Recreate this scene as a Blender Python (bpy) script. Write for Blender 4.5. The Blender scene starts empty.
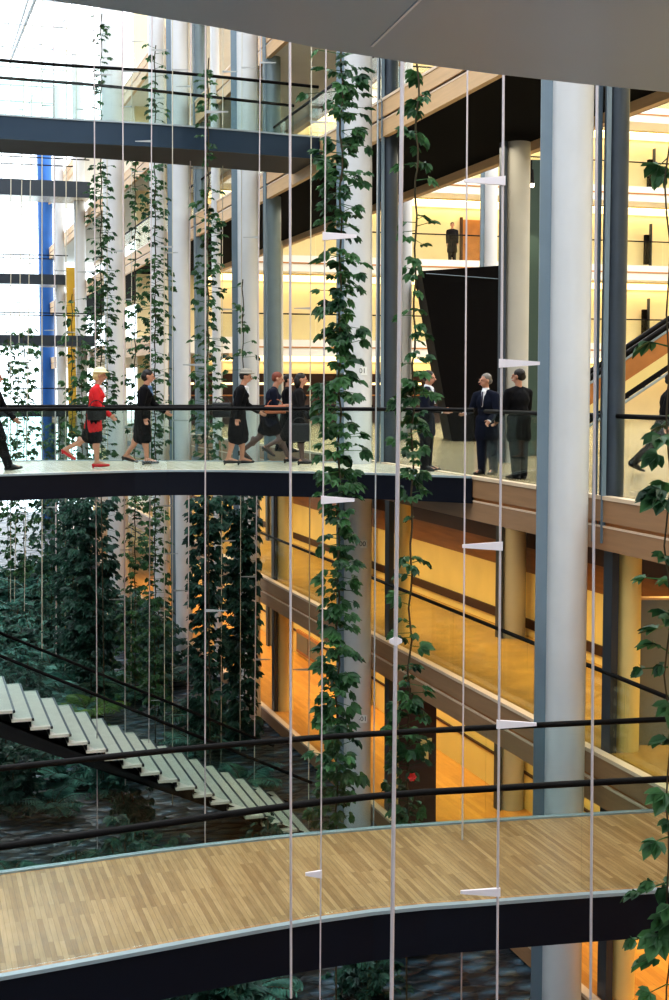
import bpy, bmesh, math, random
from mathutils import Vector, Matrix, Quaternion
random.seed(7)
D = bpy.data
COL = bpy.context.scene.collection
R = math.radians

# ------------------------------------------------------------------ survey
# World: +Y runs along the facade, +X into the building, z = 0 is the bridge
# floor on which the people walk.  The photographer's eye is at (0, 0, 1.4).
FPX = 1389.0
YAW = R(17.0)
PITCH = math.atan(110 / FPX)
EYE = 1.4
sA, cA, sP, cP = math.sin(YAW), math.cos(YAW), math.sin(PITCH), math.cos(PITCH)
FLOOR_H = 3.42
GROUND = -7.2
FX = 8.7                      # facade plane


def ray(px, py):
    a = (px - 334.5) / FPX
    b = -(py - 500) / FPX
    f = cP + b * sP
    return Vector((f * sA + a * cA, f * cA - a * sA, -sP + b * cP))


def on_z(px, py, z):
    d = ray(px, py)
    return Vector((0, 0, EYE)) + d * ((z - EYE) / d.z)


def on_y(px, py, y):
    d = ray(px, py)
    return Vector((0, 0, EYE)) + d * (y / d.y)


def on_x(px, py, x):
    d = ray(px, py)
    return Vector((0, 0, EYE)) + d * (x / d.x)


def deep(px, py, Z):
    d = ray(px, py)
    return Vector((0, 0, EYE)) + d * (Z / (d.x * sA + d.y * cA))


# ------------------------------------------------------------------ materials
def s2l(c):
    c /= 255.0
    return c / 12.92 if c <= 0.04045 else ((c + 0.055) / 1.055) ** 2.4


def rgb(r, g, b):
    return (s2l(r), s2l(g), s2l(b), 1)


def new_mat(name):
    m = D.materials.new(name)
    m.use_nodes = True
    nt = m.node_tree
    nt.nodes.clear()
    out = nt.nodes.new('ShaderNodeOutputMaterial')
    return m, nt, out


def pbr(name, col, rough=0.6, metal=0.0, var=0.12, scale=6.0, spec=0.5, bump=0.0, stretch=(1, 1, 1), emit=None, estr=0.0):
    m, nt, out = new_mat(name)
    b = nt.nodes.new('ShaderNodeBsdfPrincipled')
    nt.links.new(b.outputs[0], out.inputs[0])
    b.inputs['Roughness'].default_value = rough
    b.inputs['Metallic'].default_value = metal
    b.inputs['Specular IOR Level'].default_value = spec
    tc = nt.nodes.new('ShaderNodeTexCoord')
    mp = nt.nodes.new('ShaderNodeMapping')
    mp.inputs['Scale'].default_value = stretch
    nz = nt.nodes.new('ShaderNodeTexNoise')
    nz.inputs['Scale'].default_value = scale
    nz.inputs['Detail'].default_value = 4
    nt.links.new(tc.outputs['Object'], mp.inputs[0])
    nt.links.new(mp.outputs[0], nz.inputs['Vector'])
    rp = nt.nodes.new('ShaderNodeValToRGB')
    rp.color_ramp.elements[0].position = 0.3
    rp.color_ramp.elements[1].position = 0.7
    rp.color_ramp.elements[0].color = tuple(c * (1 - var) for c in col[:3]) + (1,)
    rp.color_ramp.elements[1].color = tuple(min(1, c * (1 + var)) for c in col[:3]) + (1,)
    nt.links.new(nz.outputs['Fac'], rp.inputs[0])
    nt.links.new(rp.outputs[0], b.inputs['Base Color'])
    if bump:
        bp = nt.nodes.new('ShaderNodeBump')
        bp.inputs['Strength'].default_value = bump
        bp.inputs['Distance'].default_value = 0.02
        nt.links.new(nz.outputs['Fac'], bp.inputs['Height'])
        nt.links.new(bp.outputs[0], b.inputs['Normal'])
    if emit:
        b.inputs['Emission Color'].default_value = emit
        b.inputs['Emission Strength'].default_value = estr
    return m


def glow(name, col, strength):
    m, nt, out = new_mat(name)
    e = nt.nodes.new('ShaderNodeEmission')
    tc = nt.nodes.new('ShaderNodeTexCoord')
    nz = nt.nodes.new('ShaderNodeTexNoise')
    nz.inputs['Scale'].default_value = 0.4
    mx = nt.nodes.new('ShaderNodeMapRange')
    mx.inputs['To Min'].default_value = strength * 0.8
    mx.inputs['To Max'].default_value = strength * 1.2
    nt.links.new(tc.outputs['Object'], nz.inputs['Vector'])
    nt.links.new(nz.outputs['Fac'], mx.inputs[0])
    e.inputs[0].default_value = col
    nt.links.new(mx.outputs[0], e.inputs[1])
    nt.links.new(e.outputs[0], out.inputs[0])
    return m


def glass(name, tint=(0.86, 0.93, 0.91), refl=0.07, rough=0.02):
    m, nt, out = new_mat(name)
    t = nt.nodes.new('ShaderNodeBsdfTransparent')
    t.inputs[0].default_value = (*tint, 1)
    g = nt.nodes.new('ShaderNodeBsdfGlossy')
    g.inputs['Roughness'].default_value = rough
    lw = nt.nodes.new('ShaderNodeLayerWeight')
    lw.inputs[0].default_value = 0.18
    mr = nt.nodes.new('ShaderNodeMapRange')
    mr.inputs['To Min'].default_value = refl * 0.5
    mr.inputs['To Max'].default_value = min(1, refl * 5)
    nt.links.new(lw.outputs['Fresnel'], mr.inputs[0])
    mx = nt.nodes.new('ShaderNodeMixShader')
    nt.links.new(mr.outputs[0], mx.inputs[0])
    nt.links.new(t.outputs[0], mx.inputs[1])
    nt.links.new(g.outputs[0], mx.inputs[2])
    nt.links.new(mx.outputs[0], out.inputs[0])
    return m


def planks(name, c1, c2, along='Y', w=0.07, l=1.1, rough=0.35, mortar=0.0015, dark=0.35):
    m, nt, out = new_mat(name)
    b = nt.nodes.new('ShaderNodeBsdfPrincipled')
    b.inputs['Roughness'].default_value = rough
    tc = nt.nodes.new('ShaderNodeTexCoord')
    mp = nt.nodes.new('ShaderNodeMapping')
    if along == 'Y':
        mp.inputs['Rotation'].default_value = (0, 0, R(90))
    br = nt.nodes.new('ShaderNodeTexBrick')
    br.offset = 0.37
    br.inputs['Color1'].default_value = c1
    br.inputs['Color2'].default_value = c2
    br.inputs['Mortar'].default_value = tuple(c * dark for c in c1[:3]) + (1,)
    br.inputs['Scale'].default_value = 1.0
    br.inputs['Brick Width'].default_value = l
    br.inputs['Row Height'].default_value = w
    br.inputs['Mortar Size'].default_value = mortar
    nt.links.new(tc.outputs['Object'], mp.inputs[0])
    nt.links.new(mp.outputs[0], br.inputs['Vector'])
    nz = nt.nodes.new('ShaderNodeTexNoise')
    nz.inputs['Scale'].default_value = 3.0
    m2 = nt.nodes.new('ShaderNodeMapping')
    m2.inputs['Scale'].default_value = (14, 1.2, 1) if along == 'Y' else (1.2, 14, 1)
    nt.links.new(tc.outputs['Object'], m2.inputs[0])
    nt.links.new(m2.outputs[0], nz.inputs['Vector'])
    mr = nt.nodes.new('ShaderNodeMapRange')
    mr.inputs['To Min'].default_value = 0.72
    mr.inputs['To Max'].default_value = 1.28
    nt.links.new(nz.outputs['Fac'], mr.inputs[0])
    mu = nt.nodes.new('ShaderNodeMix')
    mu.data_type = 'RGBA'
    mu.blend_type = 'MULTIPLY'
    mu.inputs['Factor'].default_value = 1
    nt.links.new(br.outputs['Color'], mu.inputs['A'])
    nt.links.new(mr.outputs[0], mu.inputs['B'])
    nt.links.new(mu.outputs['Result'], b.inputs['Base Color'])
    nt.links.new(b.outputs[0], out.inputs[0])
    return m


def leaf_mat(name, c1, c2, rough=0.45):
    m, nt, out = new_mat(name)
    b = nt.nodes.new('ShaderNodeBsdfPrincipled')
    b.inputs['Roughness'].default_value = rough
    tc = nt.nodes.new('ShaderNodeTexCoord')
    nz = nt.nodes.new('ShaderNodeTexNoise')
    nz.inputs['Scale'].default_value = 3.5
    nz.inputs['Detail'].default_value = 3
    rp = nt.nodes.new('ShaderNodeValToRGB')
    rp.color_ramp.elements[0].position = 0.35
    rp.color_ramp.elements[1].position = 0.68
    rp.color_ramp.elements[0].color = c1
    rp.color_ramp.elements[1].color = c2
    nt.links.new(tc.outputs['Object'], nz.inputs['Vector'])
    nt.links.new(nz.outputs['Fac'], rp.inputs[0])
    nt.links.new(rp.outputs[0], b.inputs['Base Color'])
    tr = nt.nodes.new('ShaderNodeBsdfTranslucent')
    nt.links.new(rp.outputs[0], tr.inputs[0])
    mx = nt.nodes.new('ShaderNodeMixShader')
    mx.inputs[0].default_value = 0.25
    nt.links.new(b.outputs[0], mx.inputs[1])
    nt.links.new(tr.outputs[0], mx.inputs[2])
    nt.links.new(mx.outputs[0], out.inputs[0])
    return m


def slate(name):
    m, nt, out = new_mat(name)
    b = nt.nodes.new('ShaderNodeBsdfPrincipled')
    b.inputs['Roughness'].default_value = 0.35
    tc = nt.nodes.new('ShaderNodeTexCoord')
    mp = nt.nodes.new('ShaderNodeMapping')
    mp.inputs['Scale'].default_value = (3.2, 5.5, 1)
    vo = nt.nodes.new('ShaderNodeTexVoronoi')
    vo.inputs['Scale'].default_value = 1.0
    nz = nt.nodes.new('ShaderNodeTexNoise')
    nz.inputs['Scale'].default_value = 1.3
    add = nt.nodes.new('ShaderNodeMix')
    add.data_type = 'RGBA'
    add.inputs['Factor'].default_value = 0.35
    nt.links.new(tc.outputs['Object'], mp.inputs[0])
    nt.links.new(mp.outputs[0], nz.inputs['Vector'])
    nt.links.new(mp.outputs[0], add.inputs['A'])
    nt.links.new(nz.outputs['Color'], add.inputs['B'])
    nt.links.new(add.outputs['Result'], vo.inputs['Vector'])
    rp = nt.nodes.new('ShaderNodeValToRGB')
    rp.color_ramp.elements[0].position = 0.05
    rp.color_ramp.elements[1].position = 0.55
    rp.color_ramp.elements[0].color = (0.075, 0.15, 0.21, 1)
    rp.color_ramp.elements[1].color = (0.008, 0.014, 0.02, 1)
    nt.links.new(vo.outputs['Distance'], rp.inputs[0])
    nt.links.new(rp.outputs[0], b.inputs['Base Color'])
    bp = nt.nodes.new('ShaderNodeBump')
    bp.inputs['Strength'].default_value = 0.9
    bp.inputs['Distance'].default_value = 0.15
    bp.invert = True
    nt.links.new(vo.outputs['Distance'], bp.inputs['Height'])
    nt.links.new(bp.outputs[0], b.inputs['Normal'])
    nt.links.new(b.outputs[0], out.inputs[0])
    return m


M = dict(
    column=pbr('column_paint', rgb(206, 207, 210), 0.38, 0.0, 0.03, 2, 0.6),
    flange=pbr('column_flange', rgb(116, 132, 144), 0.4, 0.2, 0.04, 2),
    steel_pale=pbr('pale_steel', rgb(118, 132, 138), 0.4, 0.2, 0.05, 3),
    steel=pbr('dark_steel', rgb(64, 72, 82), 0.4, 0.3, 0.06, 3),
    inner=pbr('inner_column', rgb(176, 172, 164), 0.5, 0.0, 0.04, 2),
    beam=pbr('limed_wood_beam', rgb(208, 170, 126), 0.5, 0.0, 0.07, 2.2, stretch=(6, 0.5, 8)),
    beam_shaded=pbr('shaded_wood_beam', rgb(164, 126, 92), 0.5, 0.0, 0.08, 2.2, stretch=(6, 0.5, 8)),  # same beam wood, darkened for the daylight fading towards the lower floors
    beam_edge=pbr('pale_edge', rgb(226, 200, 172), 0.4, 0.0, 0.03, 2),
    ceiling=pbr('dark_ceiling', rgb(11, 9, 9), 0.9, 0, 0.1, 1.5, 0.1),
    ceil_warm=pbr('warm_ceiling', rgb(180, 130, 80), 0.7, 0, 0.08, 1.5),
    floor0=pbr('hall_floor', rgb(150, 136, 108), 0.25, 0, 0.12, 0.8),
    floor1=pbr('ochre_carpet', rgb(158, 122, 62), 0.4, 0, 0.22, 2.5),
    floor2=planks('orange_parquet', rgb(196, 140, 72), rgb(172, 116, 54), 'Y', 0.12, 1.6, 0.3),
    cream=pbr('cream_wall', rgb(236, 210, 140), 0.6, 0, 0.05, 1.2),
    wood_wall=pbr('brown_wood_wall', rgb(140, 92, 44), 0.45, 0, 0.22, 2.0, stretch=(1, 0.35, 5)),
    dark_wood=pbr('dark_wood', rgb(56, 30, 20), 0.5, 0, 0.15, 3),
    tan_wood=pbr('tan_wood', rgb(176, 116, 58), 0.45, 0, 0.12, 3),
    black=pbr('black_panel', rgb(10, 7, 7), 0.8, 0, 0.1, 1, 0.15),
    deck=planks('oak_deck', rgb(188, 150, 106), rgb(152, 115, 76), 'Y', 0.048, 0.9, 0.27),
    deck_pale=planks('pale_deck', rgb(224, 216, 196), rgb(208, 198, 176), 'Y', 0.075, 1.0, 0.22),
    navy=pbr('navy_steel', rgb(15, 18, 32), 0.5, 0.0, 0.08, 1, 0.25),
    navy_blue=pbr('blue_steel', rgb(34, 56, 76), 0.45, 0.2, 0.06, 1),
    soffit=pbr('grey_soffit', rgb(172, 184, 198), 0.34, 0.1, 0.04, 0.7),
    soffit_dark=pbr('dark_soffit', rgb(52, 46, 44), 0.6, 0, 0.08, 1),
    seam=pbr('soffit_joint', rgb(236, 236, 240), 0.4, 0, 0.02, 1),
    kerb=pbr('aluminium_kerb', rgb(160, 172, 178), 0.35, 0.2, 0.04, 3),
    rail=pbr('black_handrail', rgb(10, 8, 9), 0.6, 0.0, 0.05, 3, 0.2),
    cable=pbr('white_cable', rgb(208, 197, 201), 0.45, 0.1, 0.03, 3),
    cable_far=pbr('cream_cable', rgb(206, 200, 184), 0.4, 0.1, 0.05, 3),
    arm_far=pbr('spreader_grey', rgb(170, 172, 172), 0.4, 0.1, 0.04, 3),
    arm=pbr('spreader_white', rgb(242, 230, 234), 0.35, 0, 0.03, 3),
    glass=glass('balustrade_glass', (0.90, 0.95, 0.94), 0.03),
    glass_warm=glass('gallery_glass', (0.94, 0.96, 0.93), 0.03),
    pane=glass('curtain_wall_glass', (0.98, 0.99, 0.99), 0.02),
    frame=pbr('window_frame', rgb(176, 182, 188), 0.4, 0.3, 0.05, 3),
    transom=pbr('transom_steel', rgb(52, 60, 70), 0.45, 0.2, 0.06, 2),
    blue=pbr('blue_paint', rgb(36, 96, 168), 0.4, 0.0, 0.1, 1.5),
    yellow=pbr('yellow_panel', rgb(214, 172, 60), 0.5, 0.0, 0.08, 1.5),
    stair=pbr('pale_stone_tread', rgb(216, 212, 198), 0.45, 0, 0.06, 5),
    stringer=pbr('dark_stringer', rgb(22, 20, 22), 0.5, 0.1, 0.1, 3),
    slate=slate('slate_ground'),
    leaf=leaf_mat('vine_leaf', rgb(26, 62, 38), rgb(76, 122, 72)),
    leaf_dark=leaf_mat('shade_leaf', rgb(18, 50, 44), rgb(58, 104, 86)),  # leaf green darkened to carry the shade of the sunken garden
    leaf_teal=leaf_mat('fern_leaf', rgb(30, 78, 72), rgb(110, 168, 152)),
    leaf_lime=leaf_mat('lime_leaf', rgb(70, 110, 40), rgb(130, 160, 70)),
    bark=pbr('vine_stem', rgb(72, 62, 42), 0.8, 0, 0.2, 8),
    sign=pbr('sign_white', rgb(232, 232, 228), 0.5, 0, 0.02, 3),
    ink=pbr('sign_ink', rgb(20, 20, 22), 0.5, 0, 0.02, 3),
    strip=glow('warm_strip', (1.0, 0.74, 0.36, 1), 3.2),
    strip_hot=glow('warm_strip_tube', (1.0, 0.76, 0.42, 1), 15),
    lamp=glow('lamp_glow', (1.0, 0.85, 0.6, 1), 12),
    grey_panel=pbr('grey_partition', rgb(112, 112, 104), 0.45, 0.1, 0.06, 2),
    green_wall=pbr('green_grey_wall', rgb(58, 76, 66), 0.5, 0, 0.05, 1),
    outer=pbr('opposite_wing', rgb(170, 172, 170), 0.7, 0, 0.1, 0.4),
    pale_wall=pbr('pale_gallery_wall', rgb(228, 212, 172), 0.6, 0, 0.04, 1),
    plaster=pbr('white_plaster', rgb(226, 220, 210), 0.7, 0, 0.03, 1),
    skin=pbr('skin', rgb(184, 134, 110), 0.5, 0, 0.04, 8),
    stocking=pbr('stocking', rgb(92, 72, 66), 0.6, 0, 0.06, 8),
    red=pbr('red_wool', rgb(206, 24, 34), 0.7, 0, 0.12, 9),
    red_shoe=pbr('red_leather', rgb(186, 22, 36), 0.3, 0, 0.06, 9),
    suit=pbr('black_wool', rgb(14, 14, 19), 0.85, 0, 0.2, 9, 0.2),
    suit_navy=pbr('navy_wool', rgb(20, 25, 42), 0.85, 0, 0.2, 9, 0.2),
    coat=pbr('charcoal_coat', rgb(28, 26, 28), 0.85, 0, 0.2, 9, 0.2),
    shirt=pbr('white_shirt', rgb(226, 228, 234), 0.7, 0, 0.04, 9),
    blue_scarf=pbr('blue_scarf', rgb(96, 126, 168), 0.7, 0, 0.1, 9),
    tie=pbr('dark_tie', rgb(40, 36, 60), 0.5, 0, 0.1, 9),
    hat=pbr('cream_hat', rgb(236, 224, 186), 0.8, 0, 0.06, 9),
    hat_grey=pbr('grey_felt', rgb(150, 146, 136), 0.8, 0, 0.08, 9),
    hair_dark=pbr('dark_hair', rgb(28, 20, 18), 0.5, 0, 0.2, 20),
    hair_auburn=pbr('auburn_hair', rgb(120, 58, 40), 0.5, 0, 0.2, 20),
    hair_grey=pbr('grey_hair', rgb(110, 104, 98), 0.5, 0, 0.2, 20),
    hair_blond=pbr('blond_hair', rgb(206, 180, 130), 0.5, 0, 0.15, 20),
    bag=pbr('black_leather', rgb(20, 20, 22), 0.4, 0, 0.1, 9),
    bag_brown=pbr('brown_leather', rgb(176, 104, 72), 0.5, 0, 0.1, 9),
    eye=pbr('eye_dark', rgb(30, 22, 20), 0.2, 0, 0.02, 9),
    lip=pbr('lips', rgb(176, 84, 80), 0.5, 0, 0.04, 9),
    flower=pbr('red_flower', rgb(210, 40, 40), 0.5, 0, 0.06, 9),
)


# ------------------------------------------------------------------ mesh helpers
class MB:
    def __init__(s):
        s.v, s.f, s.smooth = [], [], []

    def add(s, vs, fs, smooth=False):
        o = len(s.v)
        s.v += [tuple(v) for v in vs]
        s.f += [tuple(i + o for i in f) for f in fs]
        s.smooth += [smooth] * len(fs)
        return s

    def box(s, x0, x1, y0, y1, z0, z1):
        vs = [(x, y, z) for x in (x0, x1) for y in (y0, y1) for z in (z0, z1)]
        fs = [(0, 1, 3, 2), (4, 6, 7, 5), (0, 4, 5, 1), (2, 3, 7, 6), (0, 2, 6, 4), (1, 5, 7, 3)]
        return s.add(vs, fs)

    def hexa(s, c):      # eight corners: bottom 4 then top 4
        return s.add(c, [(3, 2, 1, 0), (4, 5, 6, 7), (0, 1, 5, 4), (1, 2, 6, 5), (2, 3, 7, 6), (3, 0, 4, 7)])

    def tube(s, pts, r, seg=8, caps=True):
        pts = [Vector(p) for p in pts]
        n = len(pts)
        rs = r if isinstance(r, (list, tuple)) else [r] * n
        vs, fs = [], []
        for i, p in enumerate(pts):
            t = (pts[min(i + 1, n - 1)] - pts[max(i - 1, 0)]).normalized()
            a = Vector((0, 0, 1)) if abs(t.z) < 0.9 else Vector((1, 0, 0))
            u = t.cross(a).normalized()
            w = t.cross(u).normalized()
            for k in range(seg):
                th = 2 * math.pi * k / seg
                vs.append(p + (u * math.cos(th) + w * math.sin(th)) * rs[i])
        for i in range(n - 1):
            for k in range(seg):
                k2 = (k + 1) % seg
                fs.append((i * seg + k, i * seg + k2, (i + 1) * seg + k2, (i + 1) * seg + k))
        s.add(vs, fs, True)
        if caps:
            s.add([vs[k] for k in range(seg)], [tuple(range(seg))[::-1]])
            s.add([vs[(n - 1) * seg + k] for k in range(seg)], [tuple(range(seg))])
        return s

    def strip(s, A, B, z0, z1):
        """Solid between two plan polylines A and B (lists of xy) from z0 to z1."""
        n = len(A)
        vs = []
        for i in range(n):
            vs += [(A[i][0], A[i][1], z0), (B[i][0], B[i][1], z0), (B[i][0], B[i][1], z1), (A[i][0], A[i][1], z1)]
        fs = []
        for i in range(n - 1):
            a, b = i * 4, i * 4 + 4
            for k in range(4):
                k2 = (k + 1) % 4
                fs.append((a + k, a + k2, b + k2, b + k))
        fs += [(3, 2, 1, 0), tuple(4 * (n - 1) + k for k in range(4))]
        return s.add(vs, fs)

    def obj(s, name, mat, parent=None, loc=None):
        me = D.meshes.new(name)
        me.from_pydata(s.v, [], s.f)
        me.polygons.foreach_set('use_smooth', s.smooth)
        me.materials.append(M[mat] if isinstance(mat, str) else mat)
        bm = bmesh.new()
        bm.from_mesh(me)
        bmesh.ops.recalc_face_normals(bm, faces=bm.faces)
        bm.to_mesh(me)
        bm.free()
        o = D.objects.new(name, me)
        COL.objects.link(o)
        if parent is not None:
            o.parent = parent
            o.location = -parent.location if loc is None else loc
        elif loc is not None:
            o.location = loc
        return o


def box(*a):
    return MB().box(*a)


def tag(o, label=None, cat=None, group=None, kind=None):
    if label:
        o['label'] = label
    if cat:
        o['category'] = cat
    if group:
        o['group'] = group
    if kind:
        o['kind'] = kind
    return o


def empty(name, loc, label, cat, group=None, kind=None):
    o = D.objects.new(name, None)
    o.empty_display_size = 0.2
    COL.objects.link(o)
    o.location = loc
    return tag(o, label, cat, group, kind)


def struct(name, mb, mat):
    return tag(mb.obj(name, mat), kind='structure')


def lerp(a, b, t):
    return a + (b - a) * t


def catmull(pts, n=8):
    out = []
    P = [Vector((p[0], p[1], 0)) for p in pts]
    P = [P[0] * 2 - P[1]] + P + [P[-1] * 2 - P[-2]]
    for i in range(1, len(P) - 2):
        for k in range(n):
            t = k / n
            a, b, c, d = P[i - 1], P[i], P[i + 1], P[i + 2]
            out.append(0.5 * (2 * b + (c - a) * t + (2 * a - 5 * b + 4 * c - d) * t * t + (3 * b - a - 3 * c + d) * t ** 3))
    out.append(P[-2])
    return out


def resample(pts, n):
    L = [0]
    for i in range(1, len(pts)):
        L.append(L[-1] + (pts[i] - pts[i - 1]).length)
    out = []
    for k in range(n):
        t = L[-1] * k / (n - 1)
        i = 0
        while i < len(L) - 2 and L[i + 1] < t:
            i += 1
        u = (t - L[i]) / max(1e-6, L[i + 1] - L[i])
        out.append(pts[i].lerp(pts[i + 1], min(1, u)))
    return out


def offset(pts, d):
    out = []
    for i, p in enumerate(pts):
        t = (pts[min(i + 1, len(pts) - 1)] - pts[max(i - 1, 0)]).normalized()
        out.append(p + Vector((-t.y, t.x, 0)) * d)
    return out


# ------------------------------------------------------------------ setting
YB, YF = -12.0, 92.0          # behind the camera / the glazed far end
struct('ground', box(-12, 48, YB, 100, GROUND - 0.3, GROUND), 'slate')
# floors of the wing on the photo's right
struct('floor', box(FX + 0.02, 48, YB, YF, -0.6, 0), 'floor0')
struct('floor.001', box(FX + 0.02, 20, YB, YF, -FLOOR_H - 0.6, -FLOOR_H), 'floor1')
struct('floor.002', box(FX + 0.02, 20, YB, YF, -2 * FLOOR_H - 0.36, -2 * FLOOR_H), 'floor2')
for n, y0 in ((1, 52.0), (2, YB), (3, YB), (4, YB)):
    z = n * FLOOR_H
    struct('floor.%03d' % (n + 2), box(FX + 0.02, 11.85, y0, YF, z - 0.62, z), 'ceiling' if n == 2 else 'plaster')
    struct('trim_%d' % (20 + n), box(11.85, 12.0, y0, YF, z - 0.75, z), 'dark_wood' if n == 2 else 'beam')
    struct('trim_%d' % (30 + n), box(11.70, 11.85, y0, YF, z - 0.80, z - 0.62), 'beam')
# facade edge beams: upper band, pale groove line, lower band
for i, (n, y0) in enumerate(((-2, YB), (-1, YB), (0, YB), (1, 52.0), (2, YB), (3, YB), (4, YB))):
    z = n * FLOOR_H
    h = 0.36 if n == -2 else 0.69
    struct('trim_%d' % (i + 1), box(FX - 0.06, FX + 0.06, y0, YF, z - 0.32, z - 0.03), 'beam' if n > 0 else 'beam_shaded')
    struct('trim_%d' % (i + 41), box(FX - 0.075, FX + 0.06, y0, YF, z - 0.03, z + 0.02), 'beam_edge')
    if n > -2:
        struct('trim_%d' % (i + 51), box(FX - 0.02, FX + 0.10, y0, YF, z - 0.37, z - 0.32), 'dark_wood' if n in (2, 3) else 'tan_wood')
        struct('trim_%d' % (i + 61), box(FX - 0.055, FX + 0.06, y0, YF, z - h, z - 0.375), 'beam' if n > 0 else 'beam_shaded')
        struct('trim_%d' % (i + 71), box(FX - 0.062, FX + 0.0, y0, YF, z - 0.395, z - 0.37), 'beam_edge')
# inner walls of the two lower galleries
z1 = -FLOOR_H
struct('baseboard_gallery', box(11.52, 11.7, YB, YF, z1, z1 + 0.16), 'cream')
struct('trim_81', box(11.50, 11.7, YB, YF, z1 + 0.16, z1 + 0.34), 'dark_wood')
struct('wall_gallery', box(11.55, 11.75, YB, YF, z1 + 0.34, z1 + 1.25), 'cream')
struct('wall_gallery.001', box(11.55, 11.75, YB, YF, z1 + 1.25, z1 + 1.75), 'wood_wall')
struct('trim_82', box(11.50, 11.75, YB, YF, z1 + 1.75, z1 + 2.15), 'dark_wood')
struct('wall_gallery.002', box(11.55, 11.75, YB, YF, z1 + 2.15, -0.6), 'wood_wall')
z2 = -2 * FLOOR_H
struct('baseboard_lower', box(11.45, 11.75, YB, YF, z2, z2 + 0.70), 'cream')
struct('trim_83', box(11.43, 11.75, YB, YF, z2 + 0.70, z2 + 0.74), 'dark_wood')
struct('wall_lower', box(11.48, 11.75, YB, YF, z2 + 0.74, z1 - 0.6), 'cream')
# roof of the hall, far walls, the opposite wing
struct('ceiling', box(11.9, 46, YB, 58.2, 19.0, 19.03), 'pane')
mbh = MB()
yy = YB
while yy < 58:
    mbh.box(11.9, 46, yy, yy + 0.25, 18.6, 18.98)
    yy += 4.4
struct('trim_120', mbh, 'plaster')
struct('wall_hall', box(46, 46.3, YB, 60, -0.6, 19), 'cream')
struct('wall_opposite', box(-12.4, -12, YB, YF, GROUND, 19), 'outer')
struct('wall_near', box(-12.4, 48, YB - 0.4, YB - 0.02, GROUND, 19), 'outer')
struct('wall_back', box(9.2, 46, 58.2, 58.5, 0, 19), 'pale_wall')

# galleries across the end of the hall
for n in (1, 2, 3, 4, 5):
    z = n * FLOOR_H
    struct('floor.%03d' % (10 + n), box(12.05, 46, 55.3, 58.2, z - 0.5, z), 'plaster')
    struct('trim_%d' % (90 + n), box(12.05, 46, 55.15, 55.3, z - 0.62, z + 0.03), 'plaster')
    struct('trim_%d' % (100 + n), box(12.05, 46, 55.12, 55.15, z - 0.30, z - 0.25), 'tan_wood')
    L = empty('light_strip', (29, 58.1, z - 1.0), 'long warm light strip under the %s gallery floor up from the hall' % ('first', 'second', 'third', 'fourth', 'fifth')[n - 1],
              'light', 'light strips along the end galleries')
    box(12.1, 45.9, 57.65, 57.95, z - 0.535, z - 0.505).obj('diffuser', 'strip_hot', L)
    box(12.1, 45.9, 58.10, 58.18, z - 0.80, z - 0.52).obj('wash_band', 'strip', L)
    box(12.1, 45.9, 57.60, 57.65, z - 0.56, z - 0.503).obj('housing', 'cream', L)
    if n < 5:
        Bz = empty('balustrade', (29, 55.25, z), 'glass balustrade on the %s gallery across the far end of the hall' % ('first', 'second', 'third', 'fourth')[n - 1], 'railing')
        MB().tube([(12.1, 55.22, z + 1.08), (46, 55.22, z + 1.08)], 0.03, 6).obj('handrail', 'rail', Bz)
        for k in range(17):
            box(12.1 + 2 * k, 14.06 + 2 * k, 55.21, 55.23, z + 0.03, z + 1.06).obj('glass_panel', 'glass_warm', Bz)
# dark bar front at hall level
bar = empty('bar_counter', (16, 56.5, 0), 'dark red-brown bar counter with glowing shelf at the far end of the hall', 'counter')
box(10, 26, 56.2, 56.9, 0, 1.15).obj('counter_front', 'dark_wood', bar)
box(10, 26, 56.1, 57.0, 1.15, 1.2).obj('counter_top', 'tan_wood', bar)
box(10, 26, 57.9, 58.0, 1.2, 2.1).obj('back_panel', 'dark_wood', bar)
for k in range(9):
    box(10.6 + 1.7 * k, 11.5 + 1.7 * k, 57.84, 57.9, 1.62, 1.72).obj('shelf_light', 'strip', bar)

# glazed far end of the atrium and its roof
wx0, wx1 = -12, FX
pane = struct('window_1', box(wx0, wx1, YF + 0.05, YF + 0.08, GROUND, 18.2), 'pane')
mb = MB()
x = wx0
while x < wx1:
    mb.box(x, x + 0.028, YF, YF + 0.06, GROUND, 18.2)
    x += 0.62
z = GROUND
while z < 18:
    mb.box(wx0, wx1, YF, YF + 0.06, z, z + 0.025)
    z += 0.86
struct('window_1_frame', mb, 'frame')
for i, (py, pr, hh, yd) in enumerate(((190, 93, 0.75, 68.5), (280, 74, 0.55, 78.5), (341, 96, 0.5, 67.5), (412, 76, 0.5, 77.5))):
    p = on_y(pr, py, yd)
    t = empty('footbridge', (4.0, yd, p.z), ('distant dark bridge crossing before the glazed end wall, %s' % ('highest of four', 'second from the top', 'third from the top', 'lowest of four')[i]), 'bridge', None, 'thing')
    xr = FX - 0.1
    box(-11.9, xr, yd, yd + 0.12, p.z - hh / 2, p.z + hh / 2).obj('fascia', 'transom', t)
    box(-11.9, xr, yd + 2.2, yd + 2.32, p.z - hh / 2, p.z + hh / 2).obj('fascia', 'transom', t)
    box(-11.9, xr, yd + 0.12, yd + 2.2, p.z - hh / 2, p.z + hh / 2 - 0.05).obj('deck', 'deck_pale', t)
    for q in (yd + 0.06, yd + 2.26):
        MB().tube([(-11.9, q, p.z + hh / 2 + 1.05), (xr, q, p.z + hh / 2 + 1.05)], 0.03, 6).obj('handrail', 'rail', t)
struct('ceiling_glass', box(-12, FX + 0.5, YB, YF, 18.3, 18.33), 'pane')
mb = MB()
y = YB
while y < YF:
    mb.box(-12, FX, y, y + 0.04, 18.22, 18.3)
    y += 4.4
x = -12
while x < FX:
    mb.box(x, x + 0.035, YB, YF, 18.24, 18.29)
    x += 2.4
struct('ceiling_frame', mb, 'frame')
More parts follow.
